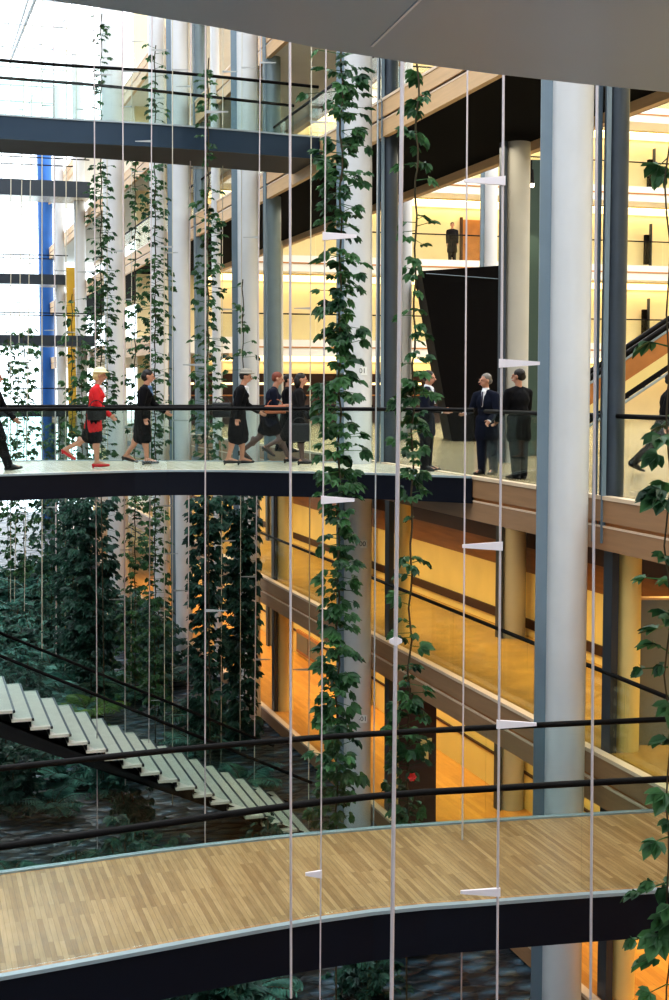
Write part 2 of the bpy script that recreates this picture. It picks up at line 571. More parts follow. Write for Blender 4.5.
# diagonal roof strut
mb = MB()
a, b = on_y(35, 0, 48), on_y(10, 62, 60)
mb.tube([a + (a - b) * 0.4, b], 0.06, 6)
a, b = on_y(28, 0, 48), on_y(12, 50, 60)
mb.tube([a + (a - b) * 0.4, b], 0.04, 6)
tag(mb.obj('roof_strut', 'frame'), 'thin paired steel strut slanting under the bright glass roof', 'strut')

# ------------------------------------------------------------------ columns
bp = on_y(48, 390, 90)
cB = empty('column', (bp.x, 90, GROUND), 'blue round column standing before the bright glazed end wall', 'column', kind='thing')
MB().tube([(bp.x, 90, GROUND), (bp.x, 90, 17.9)], 0.46, 16).obj('shaft', 'blue', cB)
MB().tube([(bp.x, 90, GROUND), (bp.x, 90, GROUND + 0.4)], 0.55, 16).obj('base_collar', 'transom', cB)

col_rows = [
    (16.4, 'nearest tall pale round column with a blue-grey flange, crossed by the lower bridge'),
    (25.3, 'tall pale column marked 00 and -01, behind the thick leafy vine'),
    (34.2, 'tall pale column rising behind the woman in the grey hat'),
    (43.1, 'slim pale column standing in the garden, just beyond the woman in navy'),
    (53.0, 'stout pale column between the woman in red and the woman in navy'),
    (70.0, 'pale round column second nearest to the blue one'),
    (46.5, 'pale column immediately beyond the slim garden column'),
    (79.0, 'farthest pale round column, next to the blue one'),
    (40.0, 'very thin white column beside the pale column with a grey hat before it'),
]
for i, (y, lab) in enumerate(col_rows):
    x = 8.2
    r = 0.265
    if i == 4:
        q = on_y(116, 390, y)
        x, r = q.x, 0.40
    if i == 5:
        q = on_y(82, 390, y)
        x, r = q.x, 0.28
    if i == 6:
        q = on_y(160, 390, y)
        x, r = q.x, 0.28
    if i == 8:
        q = on_y(217, 390, y)
        x, r = q.x, 0.13
    c = empty('column', (x, y, GROUND), lab, 'column', kind='thing')
    MB().tube([(x, y, GROUND), (x, y, 18.05)], r, 32).obj('shaft', 'column', c)
    MB().tube([(x, y, GROUND), (x, y, GROUND + 0.12)], r + 0.07, 24).obj('base_collar', 'steel', c)
    # flat flange on the outer flank of the shaft
    ux, uy = -cA, sA
    w0, w1, th = r * 0.86, r + 0.145, 0.02
    if i < 4:
        nx, ny = -sA, -cA
        vs = []
        for zz in (GROUND, 18.05):
            for (d, e) in ((w0, -th), (w1, -th), (w1, th), (w0, th)):
                vs.append((x + ux * d + nx * e, y + uy * d + ny * e, zz))
        MB().hexa(vs).obj('flange', 'flange', c)
    if i == 1:
        for txt, py in (('01', 371), ('00', 544), ('-01', 719)):
            Zc = x * sA + y * cA - r - 0.02
            p = deep(362.5, py, Zc + 0.03)
            sg = box(-0.085, 0.085, -0.004, 0.004, -0.075, 0.075).obj('level_sign', 'sign', c)
            sg.location = p - Vector(c.location)
            sg.rotation_euler = (0, 0, -YAW)
            fc = D.curves.new('level_number', 'FONT')
            fc.body = txt
            fc.size = 0.13
            fc.align_x = 'CENTER'
            fc.align_y = 'CENTER'
            fc.extrude = 0.001
            fo = D.objects.new('tmp', fc)
            COL.objects.link(fo)
            me = D.meshes.new_from_object(fo.evaluated_get(bpy.context.evaluated_depsgraph_get()))
            D.objects.remove(fo)
            me.materials.append(M['ink'])
            t = D.objects.new('level_number', me)
            COL.objects.link(t)
            t.parent = sg
            t.rotation_euler = (R(90), 0, 0)
            t.location = (0, -0.007, 0)
# dark steel columns at the slab edge, one behind each pale column
for i, (y, lab) in enumerate((
        (16.4, 'dark steel column directly behind the nearest pale column'),
        (25.3, 'dark steel column behind the pale column marked 00'),
        (34.2, 'dark steel column behind the pale column near the woman with auburn hair'),
        (43.1, 'dark steel column behind the slim garden column'))):
    c = empty('steel_column', (8.85, y, z2), lab, 'column', kind='thing')
    k = 1.0 if i < 2 else 1.35
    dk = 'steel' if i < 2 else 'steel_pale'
    MB().tube([(8.83, y, -0.6), (8.83, y, 18.0)], 0.16 * k, 20).obj('shaft', dk, c)
    MB().tube([(9.12, y, z2), (9.12, y, -0.62)], 0.16 * k, 20).obj('lower_shaft', 'cream', c)
    box(8.80, 8.90, y - 0.12, y + 0.12, z2, -0.62).obj('web_plate', 'steel', c)
    for s in (-1, 1):
        box(8.62, 8.68, y + s * 0.12 - 0.015, y + s * 0.12 + 0.015, -0.6, 18.0).obj('guide_rail', 'flange', c)
# inner round columns of the galleries
for y, lab in ((24.73, 'grey inner column beside the spotlight, next to the black raked wall'),
               (34.2, 'inner column of the gallery half hidden by the pale column marked 00'),
               (43.1, 'inner column of the hall behind the walking women')):
    c = empty('inner_column', (11.22, y, z2), lab, 'column', kind='thing')
    MB().tube([(11.22, y, z2), (11.22, y, 6.1)], 0.24, 24).obj('shaft', 'inner', c)
    box(10.89, 10.95, y - 0.12, y + 0.12, z2, 6.1).obj('side_plate', 'steel', c)
for px, Z, r, lab in ((489, 44, 0.22, 'pale round column inside the hall behind the black raked wall'),
                      (406, 41, 0.16, 'slim white column in the hall beside the hanging sparse vine'),):
    p = deep(px, 390, Z)
    c = empty('hall_column', (p.x, p.y, 0), lab, 'column', kind='thing')
    MB().tube([(p.x, p.y, 0), (p.x, p.y, 19)], r, 20).obj('shaft', 'column', c)
    box(p.x - r - 0.12, p.x - r + 0.02, p.y - 0.03, p.y + 0.03, 0, 19).obj('flange', 'flange', c)

# ------------------------------------------------------------------ facade balustrades
for n, lab, ys in ((-1, 'long glass balustrade with black handrail along the lit lower gallery', (YB, YF)),
                   (0, 'glass balustrade on the hall floor edge in front of the two men in suits', (YB, 20.6)),
                   (2, 'glass balustrade on the gallery high above the dark ceiling', (YB, 60))):
    z = n * FLOOR_H
    bl = empty('balustrade', (FX + 0.12, ys[0], z), lab, 'railing')
    MB().tube([(FX + 0.12, ys[0], z + 1.06), (FX + 0.12, ys[1], z + 1.06)], 0.032, 8).obj('handrail', 'rail', bl)
    y = max(ys[0], 4.0)
    while y < ys[1] - 0.3:
        y2 = min(ys[1], y + 2.97)
        box(FX + 0.105, FX + 0.125, y + 0.012, y2, z + 0.0, z + 1.03).obj('glass_panel', 'glass_warm', bl)
        y += 2.98
# ------------------------------------------------------------------ bridges
def bridge(name, lab, near, far, z, fascia_h, m_deck, m_fascia, m_soffit, kerb=0.05, rails=True, post_glass='glass', n=41, seams=(), ends_rail=1.0, rail_off=0.06):
    N = resample(near, n)
    Fa = resample(far, n)
    mid = N[n // 2]
    e = empty(name, (mid.x, mid.y, z), lab, 'bridge')
    MB().strip(offset(N, 0.05), offset(Fa, -0.05), z - 0.06, z).obj('deck', m_deck, e)
    for P, s in ((N, 1), (Fa, -1)):
        MB().strip(P, offset(P, 0.06 * s), z - fascia_h, z - 0.015).obj('fascia', m_fascia, e)
        MB().strip(offset(P, -0.03 * s), offset(P, (kerb - 0.005) * s), z - 0.015, z + 0.018).obj('kerb', 'kerb', e)
    MB().strip(offset(N, 0.06), offset(Fa, -0.06), z - fascia_h, z - fascia_h + 0.04).obj('soffit', m_soffit, e)
    if rails:
        for P, s in ((N, 1), (Fa, -1)):
            Q = offset(P, rail_off * s)
            MB().tube([(p.x, p.y, z + 1.08) for p in Q], 0.033, 8).obj('handrail', 'rail', e)
            step = 5
            for k in range(0, n - 1, step):
                seg = Q[k:k + step + 1]
                seg2 = offset(seg, 0.012)
                MB().strip(seg, seg2, z + 0.03, z + 1.05).obj('glass_panel', post_glass, e)
    return e


fg = bridge('footbridge', 'lower curved footbridge with oak plank deck and dark fascia, nearest below',
            catmull([(-11.9, 9.6), (-5, 10.6), (0.61, 11.40), (3.62, 11.84), (5.22, 11.76), (6.92, 11.57), (8.62, 11.3)]),
            catmull([(-11.9, 12.6), (-5, 13.4), (0.76, 13.95), (2.52, 14.15), (4.35, 14.21), (6.25, 14.07), (8.62, 13.8)]),
            -FLOOR_H, 0.46, 'deck', 'navy', 'soffit_dark')
mb_ = bridge('footbridge', 'curved footbridge carrying the walking women, pale deck and navy fascia',
             catmull([(-11.9, 20.5), (-5, 22.2), (1.4, 23.39), (4.3, 23.83), (6.87, 22.44), (8.0, 21.35), (8.62, 20.65)]),
             catmull([(-11.9, 25.6), (-5, 27.2), (1.7, 28.0), (4.91, 27.2), (7.6, 25.9), (8.3, 25.75), (8.62, 25.7)]),
             0.0, 0.42, 'deck_pale', 'navy', 'soffit_dark')
up = bridge('footbridge', 'high footbridge with blue-grey fascia crossing to the beam at top of view',
            catmull([(-11.9, 26.5), (-5, 27.9), (1.86, 28.79), (5.28, 28.85), (8.62, 29.3)]),
            catmull([(-11.9, 29.2), (-5, 30.0), (1.95, 30.5), (4.5, 30.7), (8.62, 31.5)]),
            2 * FLOOR_H, 0.46, 'deck_pale', 'navy_blue', 'soffit_dark')
ov = bridge('footbridge', 'overhead bridge seen from below as a smooth grey soffit',
            catmull([(-11.9, 1.2), (-4, 2.3), (0.6, 2.95), (3.0, 3.2), (8.62, 3.0)]),
            catmull([(-11.9, 3.3), (-4, 5.0), (0.59, 5.95), (1.97, 6.43), (2.93, 6.66), (3.95, 6.78), (6, 6.95), (8.62, 7.0)]),
            3.42, 0.42, 'deck_pale', 'soffit', 'soffit')
a, b = on_z(372, 46, 2.998), on_z(430, -10, 2.998)
dv = (b - a)
nn = Vector((-dv.y, dv.x, 0)).normalized() * 0.006
MB().hexa([a - nn - Vector((0, 0, .004)), a + nn - Vector((0, 0, .004)), a + dv * 1.5 + nn - Vector((0, 0, .004)), a + dv * 1.5 - nn - Vector((0, 0, .004)),
           a - nn, a + nn, a + dv * 1.5 + nn, a + dv * 1.5 - nn]).obj('joint_cover', 'seam', ov)

# ------------------------------------------------------------------ garden stair
st = empty('staircase', (7.4, 26.3, GROUND), 'straight flight of pale stone treads descending to the garden', 'stairs')
nst = 23
rise, run = (-FLOOR_H - GROUND) / nst, 0.325
sx0 = 7.15
for k in range(nst):
    xa = sx0 - k * run
    zt = GROUND + (k + 1) * rise
    box(xa - run - 0.02, xa + 0.04, 24.75, 27.85, zt - 0.05, zt).obj('tread', 'stair', st)
    box(xa + 0.005, xa + 0.045, 24.75, 27.85, zt - 0.045, zt + 0.004).obj('shade_strip', 'steel', st)  # dark strip added to draw the shade line between treads
    box(xa - 0.02, xa, 24.8, 27.8, zt - rise, zt - 0.05).obj('riser', 'stringer', st)
for y0, y1 in ((24.9, 25.1), (27.5, 27.7)):
    mb = MB()
    xt = sx0 - nst * run
    for dz0, dz1 in ((-0.55, -0.08),):
        mb.hexa([(sx0 + 0.3, y0, GROUND), (sx0 + 0.3, y1, GROUND), (xt, y1, -FLOOR_H - 0.62), (xt, y0, -FLOOR_H - 0.62),
                 (sx0 - 0.1, y0, GROUND + 0.02), (sx0 - 0.1, y1, GROUND + 0.02), (xt, y1, -FLOOR_H - 0.2), (xt, y0, -FLOOR_H - 0.2)])
    mb.obj('stringer', 'stringer', st)
mb = MB().hexa([(sx0, 25.1, GROUND + 0.01), (sx0, 27.5, GROUND + 0.01), (xt, 27.5, -FLOOR_H - 0.5), (xt, 25.1, -FLOOR_H - 0.5),
                (sx0 - 0.3, 25.1, GROUND + 0.04), (sx0 - 0.3, 27.5, GROUND + 0.04), (xt, 27.5, -FLOOR_H - 0.35), (xt, 25.1, -FLOOR_H - 0.35)])
mb.obj('underside', 'stringer', st)
box(xt - 3.6, xt + 0.02, 24.75, 27.85, -FLOOR_H - 0.25, -FLOOR_H).obj('landing', 'stair', st)
for y in (24.86, 27.74):
    h = 1.0
    MB().tube([(sx0, y, GROUND + rise + h), (xt, y, -FLOOR_H + h), (xt - 3.5, y, -FLOOR_H + h)], 0.03, 8).obj('handrail', 'rail', st)
    MB().hexa([(sx0, y - .006, GROUND + rise), (sx0, y + .006, GROUND + rise), (xt, y + .006, -FLOOR_H), (xt, y - .006, -FLOOR_H),
               (sx0, y - .006, GROUND + rise + h - .03), (sx0, y + .006, GROUND + rise + h - .03), (xt, y + .006, -FLOOR_H + h - .03), (xt, y - .006, -FLOOR_H + h - .03)]).obj('glass_panel', 'glass', st)

# ------------------------------------------------------------------ hall furniture
# black raked wall (wider at the top than at its foot)
c0, c1 = deep(452, 441, 38), deep(500, 442, 38)
t0 = deep(421, 271, 38)
t1 = deep(522, 264, 38)
bk = Vector((sA, cA, 0)) * 3.0
fl = lambda v: Vector((v.x, v.y, 0.0))
bw = empty('raked_wall', (c0.x, c0.y, 0), 'big black raked volume, wide at the top and narrow at its foot, in the hall', 'wall', kind='thing')
c1 = c1 + Vector((cA, -sA, 0)) * 0.6
MB().hexa([fl(c0), fl(c1), fl(c1 + bk), fl(c0 + bk), t0, t1, t1 + bk, t0 + bk]).obj('body', 'black', bw)
q0, q1 = deep(426, 273.5, 37.9), deep(500, 279, 37.9)
MB().tube([q0, q1], 0.012, 6).obj('edge_line', 'flange', bw)
# door on the second gallery
d0, d1 = on_y(462, 232, 58.1), on_y(484, 232, 58.1)
gd = empty('gallery_door', (d0.x, 58.1, 2 * FLOOR_H), 'plain orange-brown wooden door on the gallery beside the standing silhouette', 'door', kind='thing')
box(d0.x, d1.x, 58.05, 58.15, 2 * FLOOR_H, 2 * FLOOR_H + 2.1).obj('door_leaf', 'tan_wood', gd)
box(d0.x - 0.08, d0.x, 58.0, 58.18, 2 * FLOOR_H, 2 * FLOOR_H + 2.2).obj('door_frame', 'dark_wood', gd)
MB().tube([(d0.x + 0.1, 58.02, 7.85), (d0.x + 0.22, 58.02, 7.85)], 0.02, 6).obj('handle', 'rail', gd)
# dark tall fixtures on the gallery walls
for n, px in ((3, 648), (2, 646), (1, 645)):
    p = on_y(px, 300, 57.8)
    z = n * FLOOR_H
    w = empty('wall_fixture', (p.x, 57.8, z), 'tall narrow dark fixture on the %s gallery wall above the escalator' % {3: 'third', 2: 'second', 1: 'first'}[n], 'fixture')
    box(p.x - 0.09, p.x + 0.09, 57.75, 57.95, z + 0.35, z + 1.7).obj('casing', 'black', w)
    box(p.x + 0.16, p.x + 0.21, 57.7, 57.9, z + 0.0, z + 2.2).obj('upright', 'steel', w)
# escalator
Ze = 31.0
e0, e1 = deep(600, 371.5, Ze), deep(720, 291, Ze)
dr = (e1 - e0)
dr_h = Vector((dr.x, dr.y, 0)).normalized()
slope = dr.z / math.hypot(dr.x, dr.y)
es = empty('escalator', (e0.x, e0.y, 0), 'escalator rising past the dark column, with black handrails and tan side panels', 'escalator')
lo_t = (1.0 - e0.z) / slope           # where the rail meets 1 m above the floor
for s, off in ((0, 0.0), (1, 1.25)):
    bk2 = Vector((sA, cA, 0)) * off
    P0 = e0 + dr_h * lo_t + bk2
    P0.z = 1.0
    P1 = e1 + (e1 - e0) * 0.6 + bk2
    U = Vector((0, 0, 1))
    MB().tube([P0 - dr_h * 0.9, P0, P1], 0.07, 8).obj('handrail', 'rail', es)
    MB().tube([P0 - U * 0.1, P1 - U * 0.1], 0.04, 6).obj('handrail_channel', 'kerb', es)
    th = Vector((sA, cA, 0)) * 0.04
    MB().hexa([P0 - U * 0.6, P0 - U * 0.6 + th, P1 - U * 0.6 + th, P1 - U * 0.6, P0 - U * 0.1, P0 - U * 0.1 + th, P1 - U * 0.1 + th, P1 - U * 0.1]).obj('side_panel', 'tan_wood', es)
    MB().hexa([P0 - U * 1.0 - th, P0 - U * 1.0 + th, P1 - U * 1.0 + th, P1 - U * 1.0 - th, P0 - U * 0.86 - th, P0 - U * 0.86 + th, P1 - U * 0.86 + th, P1 - U * 0.86 - th]).obj('skirting', 'rail', es)
    MB().hexa([P0 - U * 0.86 - th, P0 - U * 0.86 + th, P1 - U * 0.86 + th, P1 - U * 0.86 - th, P0 - U * 0.6 - th, P0 - U * 0.6 + th, P1 - U * 0.6 + th, P1 - U * 0.6 - th]).obj('light_band', 'cream', es)
    MB().tube([P0 - U * 1.05 - th * 2, P1 - U * 1.05 - th * 2], 0.035, 6).obj('trim_strip', 'kerb', es)
for k in range(24):
    q = e0 + dr_h * (lo_t + 0.35 * k) + Vector((sA, cA, 0)) * 0.62
    q.z = max(0.05, (0.35 * k) * slope + 0.06)
    ax, ay = dr_h * 0.2, Vector((sA, cA, 0)) * 0.5
    lo = Vector((0, 0, -0.03))
    MB().hexa([q - ax - ay + lo, q + ax - ay + lo, q + ax + ay + lo, q - ax + ay + lo, q - ax - ay, q + ax - ay, q + ax + ay, q - ax + ay]).obj('step', 'steel', es)
# grey partition in the lit lower gallery
p0 = on_z(641, 755, z1)
gp = empty('partition_panel', (9.9, p0.y, z1), 'free-standing grey panel on the lit lower gallery beyond the nearest column', 'panel')
pa, pb = deep(640, 600, 18.6), deep(672, 598, 18.6)
thk = Vector((sA, cA, 0)) * 0.12
MB().hexa([Vector((pa.x, pa.y, z1)), Vector((pb.x, pb.y, z1)), Vector((pb.x, pb.y, z1)) + thk, Vector((pa.x, pa.y, z1)) + thk,
           pa, Vector((pb.x, pb.y, pa.z)), Vector((pb.x, pb.y, pa.z)) + thk, pa + thk]).obj('panel_body', 'grey_panel', gp)
MB().hexa([Vector((pa.x, pa.y, pa.z)) - thk * .1, Vector((pb.x, pb.y, pa.z)) - thk * .1, Vector((pb.x, pb.y, pa.z)) + thk * 1.1, pa + thk * 1.1,
           pa + Vector((0, 0, .03)) - thk * .1, Vector((pb.x, pb.y, pa.z + .03)) - thk * .1, Vector((pb.x, pb.y, pa.z + .03)) + thk * 1.1, pa + thk * 1.1 + Vector((0, 0, .03))]).obj('cap_strip', 'beam', gp)
# notice boards on the lowest gallery's dark wall pier, framed print
pr_ = on_y(405, 760, 20.5)
pier = empty('wall_pier', (9.6, 24.2, z2), 'dark brown pier with two small pale notices on the lowest gallery', 'pier', kind='thing')
pl, pr2 = deep(399, 780, 25.0), deep(436, 780, 25.0)
thk = Vector((sA, cA, 0)) * 0.3
A0, B0 = Vector((pl.x, pl.y, z2)), Vector((pr2.x, pr2.y, z2))
A1, B1 = Vector((pl.x, pl.y, z1 - .6)), Vector((pr2.x, pr2.y, z1 - .6))
MB().hexa([A0, B0, B0 + thk, A0 + thk, A1, B1, B1 + thk, A1 + thk]).obj('pier_body', 'dark_wood', pier)
for x0, x1, y0, y1 in ((420.5, 432, 738, 746), (422.5, 428.5, 751, 762)):
    c = [deep(x0, y1, 24.98), deep(x1, y1, 24.98), deep(x1, y1, 24.99), deep(x0, y1, 24.99), deep(x0, y0, 24.98), deep(x1, y0, 24.98), deep(x1, y0, 24.99), deep(x0, y0, 24.99)]
    MB().hexa(c).obj('notice', 'cream', pier)
pf = empty('framed_print', (11.4, 38, -4.4), 'small wood-framed horizontal window print on the lowest gallery wall', 'picture')
w0 = on_x(297, 640, 11.42)
w1_ = on_x(322, 658, 11.42)
box(11.40, 11.47, w1_.y, w0.y, w0.z - 0.35, w0.z + 0.35).obj('frame', 'tan_wood', pf)
box(11.38, 11.42, w1_.y + 0.12, (w0.y + w1_.y) / 2 - 0.06, w0.z - 0.25, w0.z + 0.25).obj('pane', 'grey_panel', pf)
box(11.38, 11.42, (w0.y + w1_.y) / 2 + 0.06, w0.y - 0.12, w0.z - 0.25, w0.z + 0.25).obj('pane', 'grey_panel', pf)
# spotlight and the green-grey wall it washes
gw0, gw1 = deep(526, 470, 29.5), deep(545, 470, 29.5)
tag(MB().hexa([Vector((gw0.x, gw0.y, 0)), Vector((gw1.x + .4, gw1.y, 0)), Vector((gw1.x + .4, gw1.y + .2, 0)), Vector((gw0.x, gw0.y + .2, 0)),
               Vector((gw0.x, gw0.y, 6.2)), Vector((gw1.x + .4, gw1.y, 6.2)), Vector((gw1.x + .4, gw1.y + .2, 6.2)), Vector((gw0.x, gw0.y + .2, 6.2))]).obj('wall_stub', 'green_wall'), kind='structure')
sp = deep(531, 187, 28.8)
spot_pt = sp.copy()
sl = empty('spotlight', sp, 'small black spotlight glowing under the dark ceiling beside the nearest column', 'lamp')
MB().tube([sp + Vector((0, 0, 0.06)), sp + Vector((0, 0, 0.35))], [0.07, 0.05], 10).obj('lamp_body', 'rail', sl)
MB().tube([sp + Vector((0, 0, 0.3)), sp + Vector((0.0, 0, 6.08 - sp.z))], 0.02, 6).obj('bracket', 'rail', sl)
MB().tube([sp + Vector((0, 0, 0.0)), sp + Vector((0, 0, 0.06))], [0.055, 0.075], 12).obj('bulb', 'lamp', sl)
# yellow wall panels glimpsed between the far columns
for i, (px, Y) in enumerate(((71, 76.5),)):
    p = on_y(px, 300, Y)
    tag(box(p.x - .22, p.x + .22, Y, Y + .1, -1, 8).obj('wall_panel', 'yellow'), 'narrow yellow wall panel between the blue column and the pale columns', 'panel')


# ------------------------------------------------------------------ cables
def cable(px_t, px_b, Z, y_top, y_bot, r, lab, group=None, arms=(), arm_len=0.3, mat='cable'):
    p = deep((px_t + px_b) / 2, 390, Z)
    zt = deep(px_t, y_top, Z).z
    zb = deep(px_b, y_bot, Z).z
    slope = (px_b - px_t) / max(1, (y_bot - y_top))
    nat = deep(px_t, y_top, Z)
    top = Vector((nat.x, nat.y, zt))
    nb = deep(px_b, y_bot, Z)
    bot = Vector((nb.x, nb.y, zb))
    top = top + (top - bot) * 0.06
    e = empty('cable', bot, lab, 'cable', group)
    r *= 0.8
    MB().tube([bot, top], r, 8).obj('rod', mat, e)
    ux = Vector((cA, -sA, 0))
    for (py, sgn) in arms:
        t = (py - y_bot) / (y_top - y_bot)
        q = bot.lerp(top, t / 1.06)
        w = max(0.03, arm_len * 0.1) * (1 if Z < 12 else 0.6)
        a, b = q - ux * sgn * w * 0.6, q + ux * sgn * arm_len
        h0, h1 = w * 1.1, w * 0.4
        d = Vector((sA, cA, 0)) * w * 0.5
        U = Vector((0, 0, 1))
        MB().hexa([a - d - U * h0, a + d - U * h0, b + d * .5 - U * h1, b - d * .5 - U * h1, a - d + U * h0, a + d + U * h0, b + d * .5 + U * h1, b - d * .5 + U * h1]).obj('spreader_arm', 'arm' if Z < 12 else 'arm_far', e)
    return e


cable(402.5, 391.5, 9.2, 60, 1000, 0.019, 'thickest white rod, running full height beside the sparse vine', arms=((629, 0.35), (629.2, -0.35)), arm_len=0.12)
cable(503.5, 497, 10.2, 78, 1000, 0.013, 'white rod carrying long tapered spreader arms, in front of the two suited men',
      arms=((176, -1), (353, 1), (534, -1), (714, 1), (887, -1)), arm_len=0.28)
cable(467.5, 461, 14.6, 72, 1040, 0.0125, 'white rod just beside the one with long spreader arms, passing behind the lower bridge')
cable(597, 590.5, 9.6, 84, 1000, 0.013, 'white rod in front of the nearest pale and dark columns')
cable(290, 291, 10.6, 40, 998, 0.013, 'white rod crossing the women and the lower bridge, full height')
cable(326, 320, 11.0, 46, 1000, 0.008, 'thin grey rod left of the thick vine with few arms'.replace('left of', 'beside'), arms=((228, 1), (487, 1), (868, -0.5)), arm_len=0.25)
cable(378, 373.5, 17.5, 55, 835, 0.012, 'thin grey rod between the thick vine and the thickest white rod', mat='frame')
far = [  # px top, px bottom, y top, y bottom, radius
    (11, 10.5, 20, 624, 0.022), (25, 14, 0, 624, 0.022), (33, 24, 0, 632, 0.02), (42, 42, 30, 681, 0.022), (53.5, 56.5, 10, 682, 0.024),
    (66.5, 65, 0, 690, 0.02), (94, 97.5, 20, 860, 0.014), (107, 107.5, 160, 665, 0.022), (122.5, 125.5, 22, 818, 0.017), (152, 148.5, 24, 822, 0.014),
    (164, 164.5, 30, 760, 0.014), (172.5, 172.5, 30, 812, 0.012), (191, 187.5, 30, 778, 0.016), (205.5, 205, 34, 992, 0.0135), (223, 221, 36, 770, 0.012),
    (242, 240, 40, 760, 0.01), (260.5, 254, 40, 806, 0.016), (311.5, 308.5, 46, 836, 0.014),
    (76, 78, 10, 650, 0.016), (132, 131, 20, 700, 0.014)]
for i, (xt_, xb_, yt_, yb_, r_) in enumerate(far):
    Z = 1389 * 8.6 / (yb_ - 390)
    step = 1389 * 1.75 / Z
    arms = []
    y = yt_ + step * random.uniform(0.2, 0.9)
    s = random.choice((-1, 1))
    while y < yb_ - 10:
        arms.append((y, s))
        s = -s
        y += step * random.choice((1, 2, 2))
    if i % 3 == 0 and i not in (13,):
        arms = arms[:2]
    bright = i in (4, 6, 8, 13, 16, 12, 9)
    cable(xt_, xb_, Z, yt_, yb_, r_, 'slender pale rod with short spreader arms rising from the planted garden', 'slender rods rising from the garden', arms, 0.32, 'cable' if bright else 'cable_far')


# ------------------------------------------------------------------ plants
def leaflet(vs, fs, base, d, up, L, W, fold=0.25, curl=0.2):
    side = d.cross(up).normalized()
    nrm = side.cross(d).normalized()
    o = len(vs)
    vs.append(base)
    vs.append(base + d * L * 0.35 + side * W * 0.5 + nrm * W * fold)
    vs.append(base + d * L * 0.74 + side * W * 0.42 + nrm * (W * fold * 0.6 - L * curl * 0.4))
    vs.append(base + d * L - nrm * L * curl)
    vs.append(base + d * L * 0.74 - side * W * 0.42 + nrm * (W * fold * 0.6 - L * curl * 0.4))
    vs.append(base + d * L * 0.35 - side * W * 0.5 + nrm * W * fold)
    fs.append((o, o + 1, o + 2, o + 3))
    fs.append((o, o + 3, o + 4, o + 5))


def palmate(vs, fs, base, d, up, L, n=5):
    side = d.cross(up).normalized()
    for k in range(n):
        a = (k - (n - 1) / 2) * R(36)
        l = L * (1 - 0.13 * abs(k - (n - 1) / 2))
        dd = (d * math.cos(a) + side * math.sin(a)).normalized()
        leaflet(vs, fs, base, dd, up, l, l * 0.56, 0.16, 0.28)


def vine(px, Y, segs, lab, mat='leaf', leaf=0.16, leaflets=5, group=None, spread=0.3, slope=0.0, name='climbing_vine'):
    """segs: (y pixel top, y pixel bottom, leaves per metre, spread) runs down one hanging stem."""
    rnd = random.Random(int(px * 13 + Y * 7))
    vs, fs = [], []
    top = on_y(px, segs[0][0], Y)
    px_b = px + slope * (segs[-1][1] - segs[0][0])
    bot = on_y(px_b, segs[-1][1], Y)
    zb = max(bot.z, GROUND)
    e = empty(name, (bot.x, Y, GROUND), lab, 'vine', group)
    path = [(bot.x, Y, GROUND)] if zb > GROUND + 0.3 else []
    z = zb
    k = 0
    while z < top.z + 0.2:
        t = (z - zb) / max(0.1, top.z - zb)
        path.append((lerp(bot.x, top.x, t) + 0.02 * math.sin(k * 1.7), Y + 0.02 * math.cos(k * 1.3), z))
        z += 0.22
        k += 1
    MB().tube(path, 0.014 if Y > 10 else 0.006, 5).obj('stem', 'bark', e)
    for (ya, yb, dens, spr) in segs:
        za, zc = on_y(px, ya, Y).z, max(GROUND + 0.1, on_y(px, yb, Y).z)
        n = int((za - zc) * dens)
        for i in range(n):
            z = rnd.uniform(zc, za)
            t = (z - zb) / max(0.1, top.z - zb)
            c = Vector((lerp(bot.x, top.x, t), Y, z))
            th = rnd.uniform(0, 2 * math.pi)
            out = Vector((math.cos(th), math.sin(th), 0))
            rr = spr * (rnd.random() ** 0.7)
            tip = c + out * rr + Vector((0, 0, rnd.uniform(-0.12, 0.12) * spr * 2))
            d = (out + Vector((rnd.uniform(-.4, .4), rnd.uniform(-.4, .4), rnd.uniform(-0.8, 0.1)))).normalized()
            up = Vector((rnd.uniform(-.5, .5), rnd.uniform(-.9, .1), 1)).normalized()
            palmate(vs, fs, tip, d, up, leaf * rnd.uniform(0.65, 1.15), leaflets)
            if rr > 0.12:      # leaf stalk
                o = len(vs)
                u = Vector((0, 0, 0.006))
                vs += [c - u, c + u, tip + u * .6, tip - u * .6]
                fs.append((o, o + 1, o + 2, o + 3))
    MB().add(vs, fs).obj('foliage', mat, e)
    return e


vine(342, 17.2, [(54, 75, 36, .34), (75, 100, 56, .46), (100, 160, 44, .34), (160, 182, 56, .40), (182, 230, 46, .30), (230, 250, 22, .22), (250, 330, 44, .30), (330, 500, 50, .30), (500, 600, 34, .22),
                 (600, 700, 40, .25), (700, 860, 54, .33)], 'thick leafy vine climbing full height before the column marked 00', 'leaf', 0.185, 5, slope=-0.007)
vb = vine(418, 17.6, [(70, 130, 11, .22), (130, 330, 11, .24), (330, 380, 14, .22), (380, 440, 44, .28), (440, 500, 26, .16), (500, 560, 5, .10), (560, 700, 12, .24), (700, 830, 40, .30)],
     'sparse vine on a rod beside the thickest white rod, bushier at its foot', 'leaf', 0.185, 5, slope=-0.014)
fp = deep(412, 777, 16.6)
mbf = MB()
for k in range(6):
    a_ = k * math.pi / 3
    d_ = Vector((math.cos(a_), -0.3, math.sin(a_))).normalized()
    v_, f_ = [], []
    leaflet(v_, f_, fp, d_, Vector((0, -1, 0.2)), 0.06, 0.05)
    mbf.add(v_, f_)
mbf.obj('flower', 'flower', vb)
